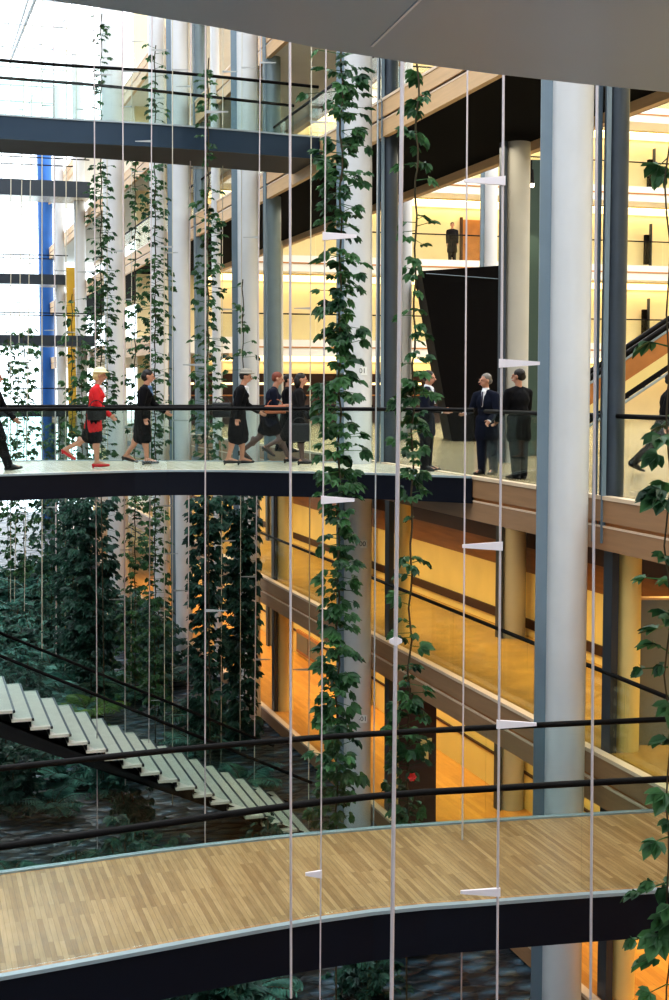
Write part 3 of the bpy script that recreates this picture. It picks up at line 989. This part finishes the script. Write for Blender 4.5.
vine(668, 8.2, [(140, 180, 14, .16), (240, 270, 9, .14), (340, 370, 12, .18), (410, 500, 16, .22), (520, 580, 14, .22), (590, 700, 14, .24), (700, 850, 8, .16), (850, 990, 16, .26)],
     'close broad-leaved vine at the edge of view in front of the nearest columns', 'leaf', 0.17, 5, name='climbing_vine')
vine(208, 28.25, [(62, 165, 16, .26), (190, 330, 34, .30), (330, 470, 44, .34)], 'mid-height vine hanging beside the woman in the grey hat, crossing the high bridge', 'leaf', 0.15, 5)
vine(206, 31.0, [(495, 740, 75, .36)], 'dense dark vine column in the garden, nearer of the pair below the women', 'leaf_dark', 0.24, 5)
vine(243, 33.0, [(285, 380, 9, .45)], 'few thin leafy sprigs in front of the pale column behind the grey hat', 'leaf', 0.2, 5)
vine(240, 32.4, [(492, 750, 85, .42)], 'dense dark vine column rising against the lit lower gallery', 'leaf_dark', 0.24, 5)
vine(155, 33.2, [(48, 120, 18, .28), (158, 260, 30, .34), (260, 470, 46, .42), (495, 700, 44, .36)], 'long vine directly beyond the woman in navy', 'leaf', 0.16, 5)
vine(101, 34.5, [(15, 120, 14, .2), (150, 260, 36, .32), (260, 460, 60, .42)], 'long vine rising behind the woman in red', 'leaf', 0.15, 5)
vine(135, 37.0, [(155, 215, 18, .25), (215, 300, 8, .2), (300, 470, 14, .3), (495, 600, 34, .36), (600, 690, 50, .5)], 'light vine between the woman in red and the woman in navy', 'leaf', 0.16, 5)
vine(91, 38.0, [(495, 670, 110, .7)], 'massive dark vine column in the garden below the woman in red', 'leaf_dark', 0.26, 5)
for px, Y, a, b, dn, sp, mt in ((8, 55, 340, 560, 22, .5, 'leaf'), (24, 52, 330, 580, 26, .55, 'leaf'), (60, 50, 420, 620, 22, .5, 'leaf'), (72, 46, 300, 470, 12, .4, 'leaf'), (82, 44, 340, 460, 14, .3, 'leaf'),
                            (45, 57, 430, 570, 30, .6, 'leaf'), (52, 44, 495, 640, 55, .6, 'leaf_dark'), (73, 40, 495, 660, 70, .55, 'leaf_dark'), (158, 36, 600, 720, 40, .4, 'leaf_dark')):
    vine(px, Y, [(a, b, dn, sp)], 'slim vine among the far rods and planting near the glazed end', mt, 0.24, 3, 'distant vines near the glazed end')


def fern(x, y, s, mat, kind, lab, group, z=GROUND):
    rnd = random.Random(int(x * 100 + y * 37))
    e = empty('fern' if kind == 'fern' else 'leafy_shrub', (x, y, z), lab, 'fern' if kind == 'fern' else 'shrub', group)
    vs, fs = [], []
    st_ = MB()
    base = Vector((x, y, z))
    nf = 13 if kind == 'fern' else 9
    for k in range(nf):
        th = 2 * math.pi * k / nf + rnd.uniform(-.2, .2)
        out = Vector((math.cos(th), math.sin(th), 0))
        el = rnd.uniform(0.5, 1.25)
        L = s * rnd.uniform(0.75, 1.1)
        pts = []
        for i in range(9):
            t = i / 8
            pts.append(base + out * (L * t * math.cos(el * (1 - 0.5 * t))) + Vector((0, 0, L * (math.sin(el) * t - 0.55 * t * t) + 0.08)))
        if kind == 'fern':
            st_.tube(pts, [0.012 * s * (1 - i / 10) for i in range(9)], 4, False)
            for i in range(1, 9):
                d = (pts[i] - pts[i - 1]).normalized()
                side = d.cross(Vector((0, 0, 1))).normalized()
                l = 0.32 * s * math.sin(math.pi * (0.15 + 0.8 * i / 9))
                for sg in (-1, 1):
                    for q in (0, .5):
                        leaflet(vs, fs, pts[i - 1].lerp(pts[i], q), (side * sg + d * .45).normalized(), Vector((0, 0, 1)), l, l * .24, .1, .25)
        else:
            h = Vector((0, 0, s * rnd.uniform(0.3, 1.0)))
            tp = base + out * s * .35 * rnd.random() + h
            st_.tube([base, base.lerp(tp, .5) + out * .05, tp], 0.012, 4, False)
            for i in range(16):
                q = base.lerp(tp, rnd.uniform(.3, 1)) + Vector((rnd.gauss(0, .22), rnd.gauss(0, .22), rnd.gauss(0, .16))) * s
                d = Vector((rnd.uniform(-1, 1), rnd.uniform(-1, 1), rnd.uniform(-.5, .4))).normalized()
                palmate(vs, fs, q, d, Vector((rnd.uniform(-.3, .3), -.4, 1)).normalized(), s * .17, 5)
    st_.obj('stem', 'bark', e)
    MB().add(vs, fs).obj('fronds' if kind == 'fern' else 'foliage', mat, e)
    return e


rg = random.Random(21)
spots = []
for _ in range(4000):
    x, y = rg.uniform(0.2, 7.4), rg.uniform(16.5, 60)
    if 24.2 < y < 28.4 and x > -1:
        continue
    if x > 4.3 and 28.5 < y < 46 and rg.random() < 0.88:
        continue
    if x > 4.0 and y < 24 and rg.random() < 0.95:
        continue
    md = 0.9 + (y - 16) * 0.013
    if all((x - a) ** 2 + (y - b) ** 2 > md * md for a, b in spots):
        spots.append((x, y))
    if len(spots) > 95:
        break
for i, (x, y) in enumerate(spots):
    kind = 'fern' if rg.random() < .5 else 'shrub'
    m = rg.choice(['leaf_teal', 'leaf_dark', 'leaf_dark', 'leaf_teal'] if kind == 'fern' else ['leaf_dark', 'leaf_dark', 'leaf_teal'])
    s = rg.uniform(0.7, 1.3) * (1 + (y - 16) * 0.012)
    fern(x, y, s, m, kind, 'arching fern in the dark planted garden floor' if kind == 'fern' else 'low leafy shrub in the dark planted garden floor',
         'ferns on the garden floor' if kind == 'fern' else 'shrubs on the garden floor')
for px, py, sz in ((14, 590, 2.6), (34, 604, 2.4), (5, 640, 2.0), (24, 668, 1.7), (52, 680, 1.5), (8, 690, 1.3), (78, 694, 1.4), (104, 690, 1.2), (130, 700, 1.1), (60, 652, 1.8)):
    p = on_z(px, py, GROUND)
    fern(p.x, p.y, sz, 'leaf_teal', 'fern', 'arching fern in the dark planted garden floor', 'ferns on the garden floor')
# ones that can be told apart
for px, py, s, m, kind, lab in (
        (88, 712, 1.3, 'leaf_lime', 'fern', 'lime green upright fern just above the garden stair'),
        (84, 872, 0.9, 'leaf_teal', 'fern', 'grey-green fern right behind the lower bridge edge'.replace('right behind', 'close behind')),
        (52, 806, 0.9, 'leaf_teal', 'fern', 'bright frond clump under the stair flight'),
        (132, 815, 0.9, 'leaf_dark', 'shrub', 'green shrub beside the foot of the stair underside'),
        (245, 990, 0.9, 'leaf_teal', 'fern', 'pale fern showing beneath the lower bridge fascia'),
        (365, 985, 0.9, 'leaf_dark', 'shrub', 'dark bush beneath the lower bridge beside the thickest rod'),
        (110, 736, 0.5, 'leaf_lime', 'shrub', 'tiny lime shrub at the back edge of the stair')):
    p = on_z(px, py, GROUND + 0.2)
    fern(p.x, p.y, s, m, kind, lab, None)


# ------------------------------------------------------------------ people
def cap(bm, p, q, r0, r1, seg=10):
    p, q = Vector(p), Vector(q)
    d = q - p
    if d.length > 1e-5:
        rot = d.to_track_quat('Z', 'Y').to_matrix().to_4x4()
        bmesh.ops.create_cone(bm, cap_ends=True, segments=seg, radius1=r0, radius2=r1, depth=d.length, matrix=Matrix.Translation((p + q) / 2) @ rot)
    for c, r in ((p, r0), (q, r1)):
        bmesh.ops.create_icosphere(bm, subdivisions=2, radius=r, matrix=Matrix.Translation(c))


def ell(bm, c, r, rot=None):
    m = Matrix.Translation(Vector(c))
    if rot:
        m = m @ rot
    bmesh.ops.create_icosphere(bm, subdivisions=2, radius=1, matrix=m @ Matrix.Diagonal((*r, 1)))


def fuse(bm, name, mat, parent, voxel=0.014, smooth=3):
    me = D.meshes.new(name)
    bm.to_mesh(me)
    bm.free()
    o = D.objects.new('tmp', me)
    COL.objects.link(o)
    if voxel:
        md = o.modifiers.new('r', 'REMESH')
        md.mode = 'VOXEL'
        md.voxel_size = voxel
        s = o.modifiers.new('s', 'SMOOTH')
        s.iterations = smooth
        s.factor = 0.5
    dg = bpy.context.evaluated_depsgraph_get()
    me2 = D.meshes.new_from_object(o.evaluated_get(dg))
    D.objects.remove(o)
    me2.polygons.foreach_set('use_smooth', [True] * len(me2.polygons))
    me2.materials.clear()
    me2.materials.append(M[mat])
    ob = D.objects.new(name, me2)
    COL.objects.link(ob)
    ob.parent = parent
    return ob


def person(loc, fwd, lab, height=1.75, female=False, legs=((25, 5, 0), (-20, 35, 25)), arms=((-20, 25, 8), (20, 25, 8)), lean=4, head=(0, 5),
           top='suit', bottom='skirt', bottom_mat='suit', shoe='bag', hair='hair_dark', hat=None, hairstyle='short', leg_mat=None, hem=0.52, coat_hem=0.80,
           short_sleeve=False, extras=None, shirt=None, open_front=False, scale_w=1.0, simple=False):
    """fwd = world direction faced.  legs: (hip flex, knee flex, foot pitch) right, left;  arms: (shoulder flex, elbow flex, abduction)."""
    e = empty('person', loc, lab, 'person')
    k = height / 1.75
    e.rotation_euler = (0, 0, math.atan2(fwd[1], fwd[0]) - R(90))
    e.scale = (k * 1.1 * scale_w, k * 1.14 * scale_w, k)
    S = [1, -1]
    hipw = 0.085
    J = {}
    for s, (h, kn, fp) in zip(S, legs):
        hip = Vector((s * hipw, 0, 0))
        a = R(h)
        knee = hip + Vector((s * 0.0, math.sin(a), -math.cos(a))) * 0.43
        b = R(h - kn)
        ank = knee + Vector((0, math.sin(b), -math.cos(b))) * 0.41
        f = R(-fp)
        toe = ank + Vector((s * 0.02, math.cos(f) * 0.17, math.sin(f) * 0.17 - 0.055))
        heel = ank + Vector((0, -0.05 * math.cos(f) - 0.05 * math.sin(-f) * 0, -0.055 - 0.05 * math.sin(f)))
        J[s] = (hip, knee, ank, toe, heel)
    low = min(min(J[s][3].z - 0.03, J[s][4].z - 0.03) for s in S)
    if female:
        low -= 0.03
    up = Vector((0, 0, -low))
    for s in S:
        J[s] = tuple(v + up for v in J[s])
    pel = up.copy()
    l = R(lean)
    ax = Vector((0, math.sin(l), math.cos(l)))
    chest = pel + ax * 0.36
    neck = pel + ax * 0.56
    hd = neck + Vector((0, math.sin(l + R(head[1])) * 0.17, 0.17))
    shw = 0.15 if female else 0.172
    A = {}
    for s, (sf, ef, ab) in zip(S, arms):
        sh = pel + ax * 0.475 + Vector((s * shw, 0, 0))
        a, b2 = R(sf), R(ab)
        el = sh + Vector((s * math.sin(b2), math.sin(a) * math.cos(b2), -math.cos(a) * math.cos(b2))) * 0.28
        c = R(sf + ef)
        inn = -0.25 * math.sin(R(min(90, ef)))
        wr = el + Vector((s * (inn + math.sin(b2) * .5), math.sin(c), -math.cos(c))).normalized() * 0.24
        A[s] = (sh, el, wr)

    def torso(bm, g):
        ell(bm, pel + Vector((0, 0, 0.02)), (0.155 + g, 0.115 + g, 0.13 + g))
        ell(bm, pel + ax * 0.2, ((0.115 if female else 0.14) + g, 0.095 + g, 0.16 + g))
        ell(bm, chest, ((0.14 if female else 0.165) + g, 0.11 + g, 0.19 + g))
        if female:
            for s in S:
                ell(bm, chest + Vector((s * 0.06, 0.075, 0.02)), (0.055 + g, 0.055 + g, 0.055 + g))
        cap(bm, A[1][0], A[-1][0], 0.052 + g, 0.052 + g)
        for s in S:
            cap(bm, A[s][0], neck - ax * 0.02, 0.05 + g, 0.05 + g * .6)

    def arm(bm, s, g, to=2):
        sh, el, wr = A[s]
        cap(bm, sh, el, 0.055 + g, 0.042 + g)
        if to > 1:
            cap(bm, el, wr, 0.042 + g, 0.03 + g)

    Hm = Matrix.Translation(hd) @ Matrix.Rotation(R(head[0]), 4, 'Z') @ Matrix.Rotation(R(-head[1]), 4, 'X')
    H = lambda x, y, z: Hm @ Vector((x, y, z))
    # body: one continuous surface
    bm = bmesh.new()
    torso(bm, 0)
    cap(bm, neck - ax * 0.06, hd - Vector((0, 0.01, 0.05)), 0.055, 0.05)
    ell(bm, H(0, -0.01, 0.03), (0.074, 0.094, 0.098))
    ell(bm, H(0, 0.025, -0.045), (0.056, 0.066, 0.07))
    cap(bm, H(0, 0.085, 0.015), H(0, 0.112, -0.022), 0.011, 0.016)
    for s in S:
        ell(bm, H(s * 0.076, -0.005, -0.005), (0.014, 0.022, 0.034))
        ell(bm, H(s * 0.032, 0.074, 0.03), (0.026, 0.014, 0.012))
        hip, knee, ank, toe, heel = J[s]
        cap(bm, hip, knee, 0.088, 0.056)
        cap(bm, knee, ank, 0.056, 0.036)
        ell(bm, knee.lerp(ank, 0.3) + Vector((0, -0.02, 0)), (0.046, 0.05, 0.1))
        cap(bm, ank, toe, 0.038, 0.026)
        cap(bm, ank, heel, 0.036, 0.03)
        arm(bm, s, 0)
        sh, el, wr = A[s]
        d = (wr - el).normalized()
        side = Vector((s * -0.25, 0.95, 0)) - d * Vector((s * -0.25, 0.95, 0)).dot(d)
        side.normalize()
        pn = d.cross(side).normalized()
        palm = wr + d * 0.05
        cap(bm, wr, palm, 0.028, 0.034)
        for q, (o2, fl_) in enumerate(((-0.028, .062), (-0.010, .074), (0.010, .078), (0.028, .068))):
            b0 = palm + d * 0.03 + side * o2
            b1 = b0 + d * fl_ * .55 + pn * 0.008 * s
            b2_ = b1 + d * fl_ * .40 + pn * 0.03 * s
            cap(bm, b0, b1, 0.011, 0.010, 6)
            cap(bm, b1, b2_, 0.010, 0.008, 6)
        t0 = wr + d * 0.03 + side * 0.03
        t1 = t0 + d * 0.03 + side * 0.028
        cap(bm, t0, t1, 0.013, 0.011, 6)
        cap(bm, t1, t1 + d * 0.032 + side * 0.006, 0.011, 0.009, 6)
    body = fuse(bm, 'body', 'skin', e, 0.011, 2)
    if leg_mat:
        bm = bmesh.new()
        for s in S:
            hip, knee, ank, toe, heel = J[s]
            cap(bm, hip, knee, 0.091, 0.059)
            cap(bm, knee, ank, 0.059, 0.039)
            ell(bm, knee.lerp(ank, 0.3) + Vector((0, -0.02, 0)), (0.049, 0.053, 0.103))
            cap(bm, ank, toe, 0.04, 0.028)
        fuse(bm, 'stockings', leg_mat, e, 0.013)
    for s in S:
        bm = bmesh.new()
        ell(bm, H(s * 0.031, 0.083, 0.012), (0.011, 0.008, 0.007))
        fuse(bm, 'eye', 'eye', e, 0)
    bm = bmesh.new()
    ell(bm, H(0, 0.09, -0.058), (0.024, 0.008, 0.008))
    fuse(bm, 'mouth', 'lip', e, 0)
    # jacket
    bm = bmesh.new()
    torso(bm, 0.018)
    for s in S:
        arm(bm, s, 0.018, 1 if short_sleeve else 2)
    if coat_hem:
        kk = coat_hem
        for s in S:
            hip, knee = J[s][0], J[s][1]
            cap(bm, pel + Vector((s * 0.055, 0, 0.06)), pel.lerp(hip.lerp(knee, kk), 1) if False else hip.lerp(knee, kk), 0.12, 0.118 if female else 0.125)
        cap(bm, pel, J[1][0].lerp(J[1][1], kk).lerp(J[-1][0].lerp(J[-1][1], kk), .5), 0.13, 0.12)
    ell(bm, neck - ax * 0.05, (0.085, 0.075, 0.04))
    fuse(bm, 'jacket' if not short_sleeve else 'blouse', top, e, 0.013)
    # shirt front and tie
    if shirt:
        bm = bmesh.new()
        cap(bm, neck + Vector((0, 0.055, -0.02)), chest + Vector((0, 0.128, -0.08)), 0.045, 0.014)
        cap(bm, neck - ax * 0.02, neck + ax * 0.025, 0.064, 0.06)
        fuse(bm, 'shirt', shirt, e, 0.01)
        if open_front:
            bm = bmesh.new()
            cap(bm, neck + Vector((0, 0.10, -0.03)), chest + Vector((0, 0.142, -0.06)), 0.014, 0.016)
            fuse(bm, 'tie', 'tie', e, 0)
            for s in S:
                bm = bmesh.new()
                sh, el, wr = A[s]
                cap(bm, el.lerp(wr, 0.93), el.lerp(wr, 1.05), 0.044, 0.043)
                fuse(bm, 'shirt_cuff', shirt, e, 0.01)
    # bottom
    bm = bmesh.new()
    if bottom == 'skirt':
        pts = []
        for s in S:
            hip, knee = J[s][0], J[s][1]
            end = hip + (knee - hip) * (hem / 0.43)
            cap(bm, hip + Vector((0, 0, 0.08)), end, 0.115, 0.098)
            pts.append(end)
        m_ = (pts[0] + pts[1]) / 2
        cap(bm, pel + Vector((0, 0, 0.05)), m_, 0.14, 0.115)
        cap(bm, pts[0], pts[1], 0.096, 0.096)
        fuse(bm, 'skirt', bottom_mat, e, 0.014)
    else:
        for s in S:
            hip, knee, ank, toe, heel = J[s]
            cap(bm, hip + Vector((0, 0, 0.05)), knee, 0.115, 0.085)
            cap(bm, knee, ank + Vector((0, -0.008, -0.02)), 0.085, 0.07)
        ell(bm, pel, (0.17, 0.13, 0.14))
        fuse(bm, 'trousers', bottom_mat, e, 0.014)
    for s in S:
        hip, knee, ank, toe, heel = J[s]
        bm = bmesh.new()
        d = toe - heel
        cap(bm, heel + Vector((0, 0, 0.0)), heel.lerp(toe, 0.55), 0.036, 0.038)
        cap(bm, heel.lerp(toe, 0.5), toe + d.normalized() * 0.02, 0.040, 0.024)
        if female:
            cap(bm, heel, heel + Vector((0, -0.012, -0.055)), 0.024, 0.014)
        else:
            cap(bm, ank, heel.lerp(toe, .35), 0.046, 0.046)
            cap(bm, ank, heel.lerp(toe, .8), 0.044, 0.038)
        fuse(bm, 'shoe', shoe, e, 0.009, 1)
    # hair and hat
    bm = bmesh.new()
    ell(bm, H(0, -0.022, 0.05), (0.084, 0.096, 0.092))
    if hairstyle == 'bob':
        ell(bm, H(0, -0.05, -0.01), (0.09, 0.075, 0.095))
    if hairstyle == 'long':
        ell(bm, H(0, -0.06, -0.05), (0.09, 0.07, 0.15))
    if hairstyle == 'bun':
        ell(bm, H(0, -0.11, 0.02), (0.045, 0.045, 0.045))
    if hairstyle == 'short':
        ell(bm, H(0, -0.05, 0.0), (0.078, 0.06, 0.07))
    fuse(bm, 'hair', hair, e, 0.011)
    if hat:
        bm = bmesh.new()
        hr = Matrix.Rotation(R(head[0]), 4, 'Z')
        ell(bm, H(0, -0.015, 0.095), (0.098, 0.11, 0.075), hr)
        ell(bm, H(0, 0.0, 0.07), (0.135, 0.155, 0.016), hr)
        fuse(bm, 'hat', hat, e, 0.011)
    if extras:
        extras(e, A, J, pel, ax, neck)
    return e


right = Vector((cA, -sA))
leftd = -right
toward = Vector((-sA, -cA))
away = -toward


def bag_at(name, mat, off, size, lab=None):
    def f(e, A, J, pel, ax, neck):
        c = pel + Vector(off)
        bm = bmesh.new()
        bmesh.ops.create_cube(bm, size=1, matrix=Matrix.Translation(c) @ Matrix.Diagonal((*size, 1)))
        bmesh.ops.bevel(bm, geom=list(bm.edges), offset=min(size) * .3, segments=3, affect='EDGES', profile=.6)
        o = fuse(bm, name, mat, e, 0)
        bm = bmesh.new()
        for i in range(8):
            a0, a1 = math.pi * i / 8, math.pi * (i + 1) / 8
            cap(bm, c + Vector((0, math.cos(a0) * size[1] * .35, size[2] * .48 + math.sin(a0) * .12)), c + Vector((0, math.cos(a1) * size[1] * .35, size[2] * .48 + math.sin(a1) * .12)), .008, .008, 6)
        h = fuse(bm, 'bag_strap', mat, e, 0)
        h.parent = o
    return f


def scarf(mat, nxt=None):
    def f(e, A, J, pel, ax, neck):
        bm = bmesh.new()
        ell(bm, neck + Vector((0, 0.03, -0.03)), (.085, .09, .04))
        cap(bm, neck + Vector((0, .07, -.05)), pel + ax * .38 + Vector((0, .13, 0)), .04, .02)
        fuse(bm, 'scarf', mat, e, .011)
        if nxt:
            nxt(e, A, J, pel, ax, neck)
    return f


def foot(px, py):
    p = on_z(px, py, 0)
    return (p.x, p.y, 0.0)


person(foot(95, 468), right, 'woman in a red jacket, cream hat and red heels walking across the bridge', 1.72, True,
       ((6, 6, 0), (-18, 42, 40)), ((10, 34, 6), (-14, 20, 8)), 6, (0, 8), 'red', 'skirt', 'suit', 'red_shoe', 'hair_blond', 'hat', 'bob', None, 0.42, 0.55,
       extras=scarf('shirt', bag_at('handbag', 'bag', (0.26, 0.08, 0.05), (0.09, 0.30, 0.24))))
person(foot(143, 465), right, 'woman in a black suit with blue scarf and dark hair walking on the bridge', 1.72, True,
       ((8, 6, 0), (-10, 22, 20)), ((-8, 20, 8), (22, 30, 8)), 6, (0, 10), 'suit', 'skirt', 'suit', 'bag', 'hair_dark', None, 'bob', None, 0.46, 0.75,
       extras=scarf('blue_scarf'))
person(foot(238, 465), right, 'woman in a grey felt hat and black coat, bag behind her hip', 1.72, True,
       ((-8, 6, 0), (10, 12, 0)), ((-12, 10, 8), (14, 42, 6)), 8, (0, 12), 'suit', 'skirt', 'suit', 'bag', 'hair_dark', 'hat_grey', 'short', None, 0.46, 0.85,
       extras=scarf('shirt', bag_at('shoulder_bag', 'bag', (0.21, -0.24, 0.10), (0.10, 0.32, 0.28))))
person(foot(270, 463), right, 'auburn-haired woman in short sleeves holding a tan bag, striding on the bridge', 1.74, True,
       ((24, 4, -4), (-24, 24, 35)), ((6, 66, 4), (4, 92, 4)), 8, (0, 12), 'suit_navy', 'skirt', 'suit', 'bag', 'hair_auburn', None, 'short', 'stocking', 0.30, 0.30,
       True, extras=bag_at('tan_bag', 'bag_brown', (0.20, 0.10, 0.14), (0.12, 0.36, 0.16)))
person(foot(297, 465), right, 'woman in a long dark coat with black bag, leading the group on the bridge', 1.66, True,
       ((10, 8, 0), (-26, 34, 40)), ((10, 20, 6), (-10, 15, 8)), 5, (0, 6), 'coat', 'skirt', 'suit', 'bag', 'hair_dark', None, 'long', 'stocking', 0.40, 0.98,
       extras=bag_at('handbag', 'bag', (0.22, 0.05, -0.30), (0.10, 0.34, 0.36)))
person(foot(-7, 470), right, 'person in dark trousers of whom only a black shoe enters the frame', 1.75, False,
       ((20, 2, -6), (-20, 30, 25)), ((-20, 20, 8), (20, 20, 8)), 4, (0, 5), 'suit', 'trousers', 'suit', 'bag', 'hair_dark', None, 'short')
p = on_z(426, 471, 0)
person((p.x, p.y, 0), (right + toward * .3), 'man in a dark suit half hidden by the sparse vine, hands held together', 1.70, False,
       ((0, 0, 0), (2, 3, 0)), ((2, 76, 2), (0, 80, 2)), 2, (-10, 6), 'suit_navy', 'trousers', 'suit', 'bag', 'hair_dark', None, 'short', None, 0.4, 0.55, shirt='shirt', open_front=True)
p = on_z(487, 474, 0)
person((9.14, 21.27, 0), (toward + leftd * .75), 'grey-haired man in a navy suit and tie resting his hand on the rail', 1.64, False,
       ((2, 4, 0), (-4, 2, 0)), ((6, 72, 16), (8, 40, 10)), 4, (-30, 2), 'suit_navy', 'trousers', 'suit_navy', 'bag', 'hair_grey', None, 'short', None, 0.4, 0.55, shirt='shirt', open_front=True)
p = on_z(519, 481, 0)
person((9.16, 20.05, 0), (away + leftd * .55), 'dark-haired man in a black suit seen from behind, talking at the rail', 1.70, False,
       ((2, 2, 0), (-3, 2, 0)), ((14, 35, 10), (14, 30, 8)), 2, (25, 0), 'suit', 'trousers', 'suit', 'bag', 'hair_dark', None, 'short', None, 0.4, 0.55)
p = on_z(664, 474, 0)
person((p.x, p.y, 0), right + toward * .1, 'person in a dark suit striding past the escalator, behind the close vine', 1.68, False,
       ((20, 4, -4), (-24, 20, 30)), ((-18, 22, 8), (20, 40, 8)), 6, (0, 6), 'suit', 'trousers', 'suit', 'bag', 'hair_dark', None, 'short', None, 0.4, 0.55)
p = on_y(452, 265, 56.4)
person((p.x, p.y, 2 * FLOOR_H), toward, 'dark figure standing on the upper gallery beside the wooden door', 1.72, False,
       ((0, 0, 0), (0, 0, 0)), ((0, 10, 6), (0, 10, 6)), 2, (0, 4), 'coat', 'trousers', 'suit', 'bag', 'hair_dark', None, 'short', None, 0.4, 0.9)
p = on_z(287, 452, 0)
person((p.x, p.y, 0), right, 'distant dark-clothed person in the hall seen between two walking women', 1.72, False,
       ((6, 4, 0), (-8, 8, 0)), ((0, 20, 6), (0, 20, 6)), 2, (0, 4), 'suit', 'trousers', 'suit', 'bag', 'hair_dark', None, 'short', None, 0.4, 0.6)


# ------------------------------------------------------------------ light
sc = bpy.context.scene
w = D.worlds.new('sky')
sc.world = w
w.use_nodes = True
nt = w.node_tree
bg = nt.nodes['Background']
tc = nt.nodes.new('ShaderNodeTexCoord')
sx = nt.nodes.new('ShaderNodeSeparateXYZ')
rp = nt.nodes.new('ShaderNodeValToRGB')
rp.color_ramp.elements[0].position = 0.45
rp.color_ramp.elements[0].color = (0.70, 0.84, 0.90, 1)
rp.color_ramp.elements[1].position = 0.62
rp.color_ramp.elements[1].color = (0.92, 0.95, 1.0, 1)
mr = nt.nodes.new('ShaderNodeMapRange')
mr.inputs['From Min'].default_value = -1
nt.links.new(tc.outputs['Generated'], sx.inputs[0])
nt.links.new(sx.outputs['Z'], mr.inputs[0])
nt.links.new(mr.outputs[0], rp.inputs[0])
nt.links.new(rp.outputs[0], bg.inputs[0])
bg.inputs[1].default_value = 4.2


def area(name, loc, size, energy, col, rot=(0, 0, 0)):
    l = D.lights.new(name, 'AREA')
    l.shape = 'RECTANGLE'
    l.size, l.size_y = size
    l.energy = energy
    l.color = col
    o = D.objects.new(name, l)
    o.location = loc
    o.rotation_euler = rot
    COL.objects.link(o)
    return o


area('gallery_light', (10.3, 30, -0.75), (1.2, 60), 1300, (1.0, 0.80, 0.40)).data.spread = R(95)
area('lower_gallery_light', (10.6, 30, -FLOOR_H - 0.75), (1.2, 60), 1150, (1.0, 0.80, 0.40)).data.spread = R(95)
area('hall_light', (24, 34, 17), (18, 40), 4000, (1.0, 0.88, 0.68))
area('hall_floor_light', (10.4, 30, 6.0), (1.0, 50), 900, (1.0, 0.9, 0.7))
area('rear_fill_light', (3.0, -9, 13), (18, 15), 1250, (0.92, 0.95, 1.0), (R(90), 0, 0))  # unseen fill behind the camera, added to brighten the column flanks
area('soffit_fill_light', (3.0, -6, -3.0), (10, 4), 600, (0.80, 0.92, 1.0), (R(125), 0, 0))  # unseen fill added low down, aimed up to brighten the overhead soffit
s = D.lights.new('spot', 'SPOT')
s.energy = 120
s.spot_size = R(60)
s.color = (1, .92, .7)
so = D.objects.new('spot', s)
so.location = (spot_pt.x, spot_pt.y, spot_pt.z - 0.05)
so.rotation_euler = (R(12), 0, R(-40))
COL.objects.link(so)

# ------------------------------------------------------------------ camera
cam = D.cameras.new('camera')
cam.sensor_fit = 'VERTICAL'
cam.sensor_height = 36.0
cam.lens = FPX * 36.0 / 1000.0
cam.clip_end = 300
co = D.objects.new('camera', cam)
co.location = (0, 0, EYE)
co.rotation_euler = (R(90) - PITCH, 0, -YAW)
COL.objects.link(co)
sc.camera = co
sc.view_settings.view_transform = 'Standard'
sc.view_settings.look = 'Medium High Contrast'
sc.view_settings.exposure = -0.35
sc.cycles.use_denoising = True
sc.cycles.max_bounces = 8
sc.cycles.transparent_max_bounces = 32
sc.cycles.sample_clamp_indirect = 6
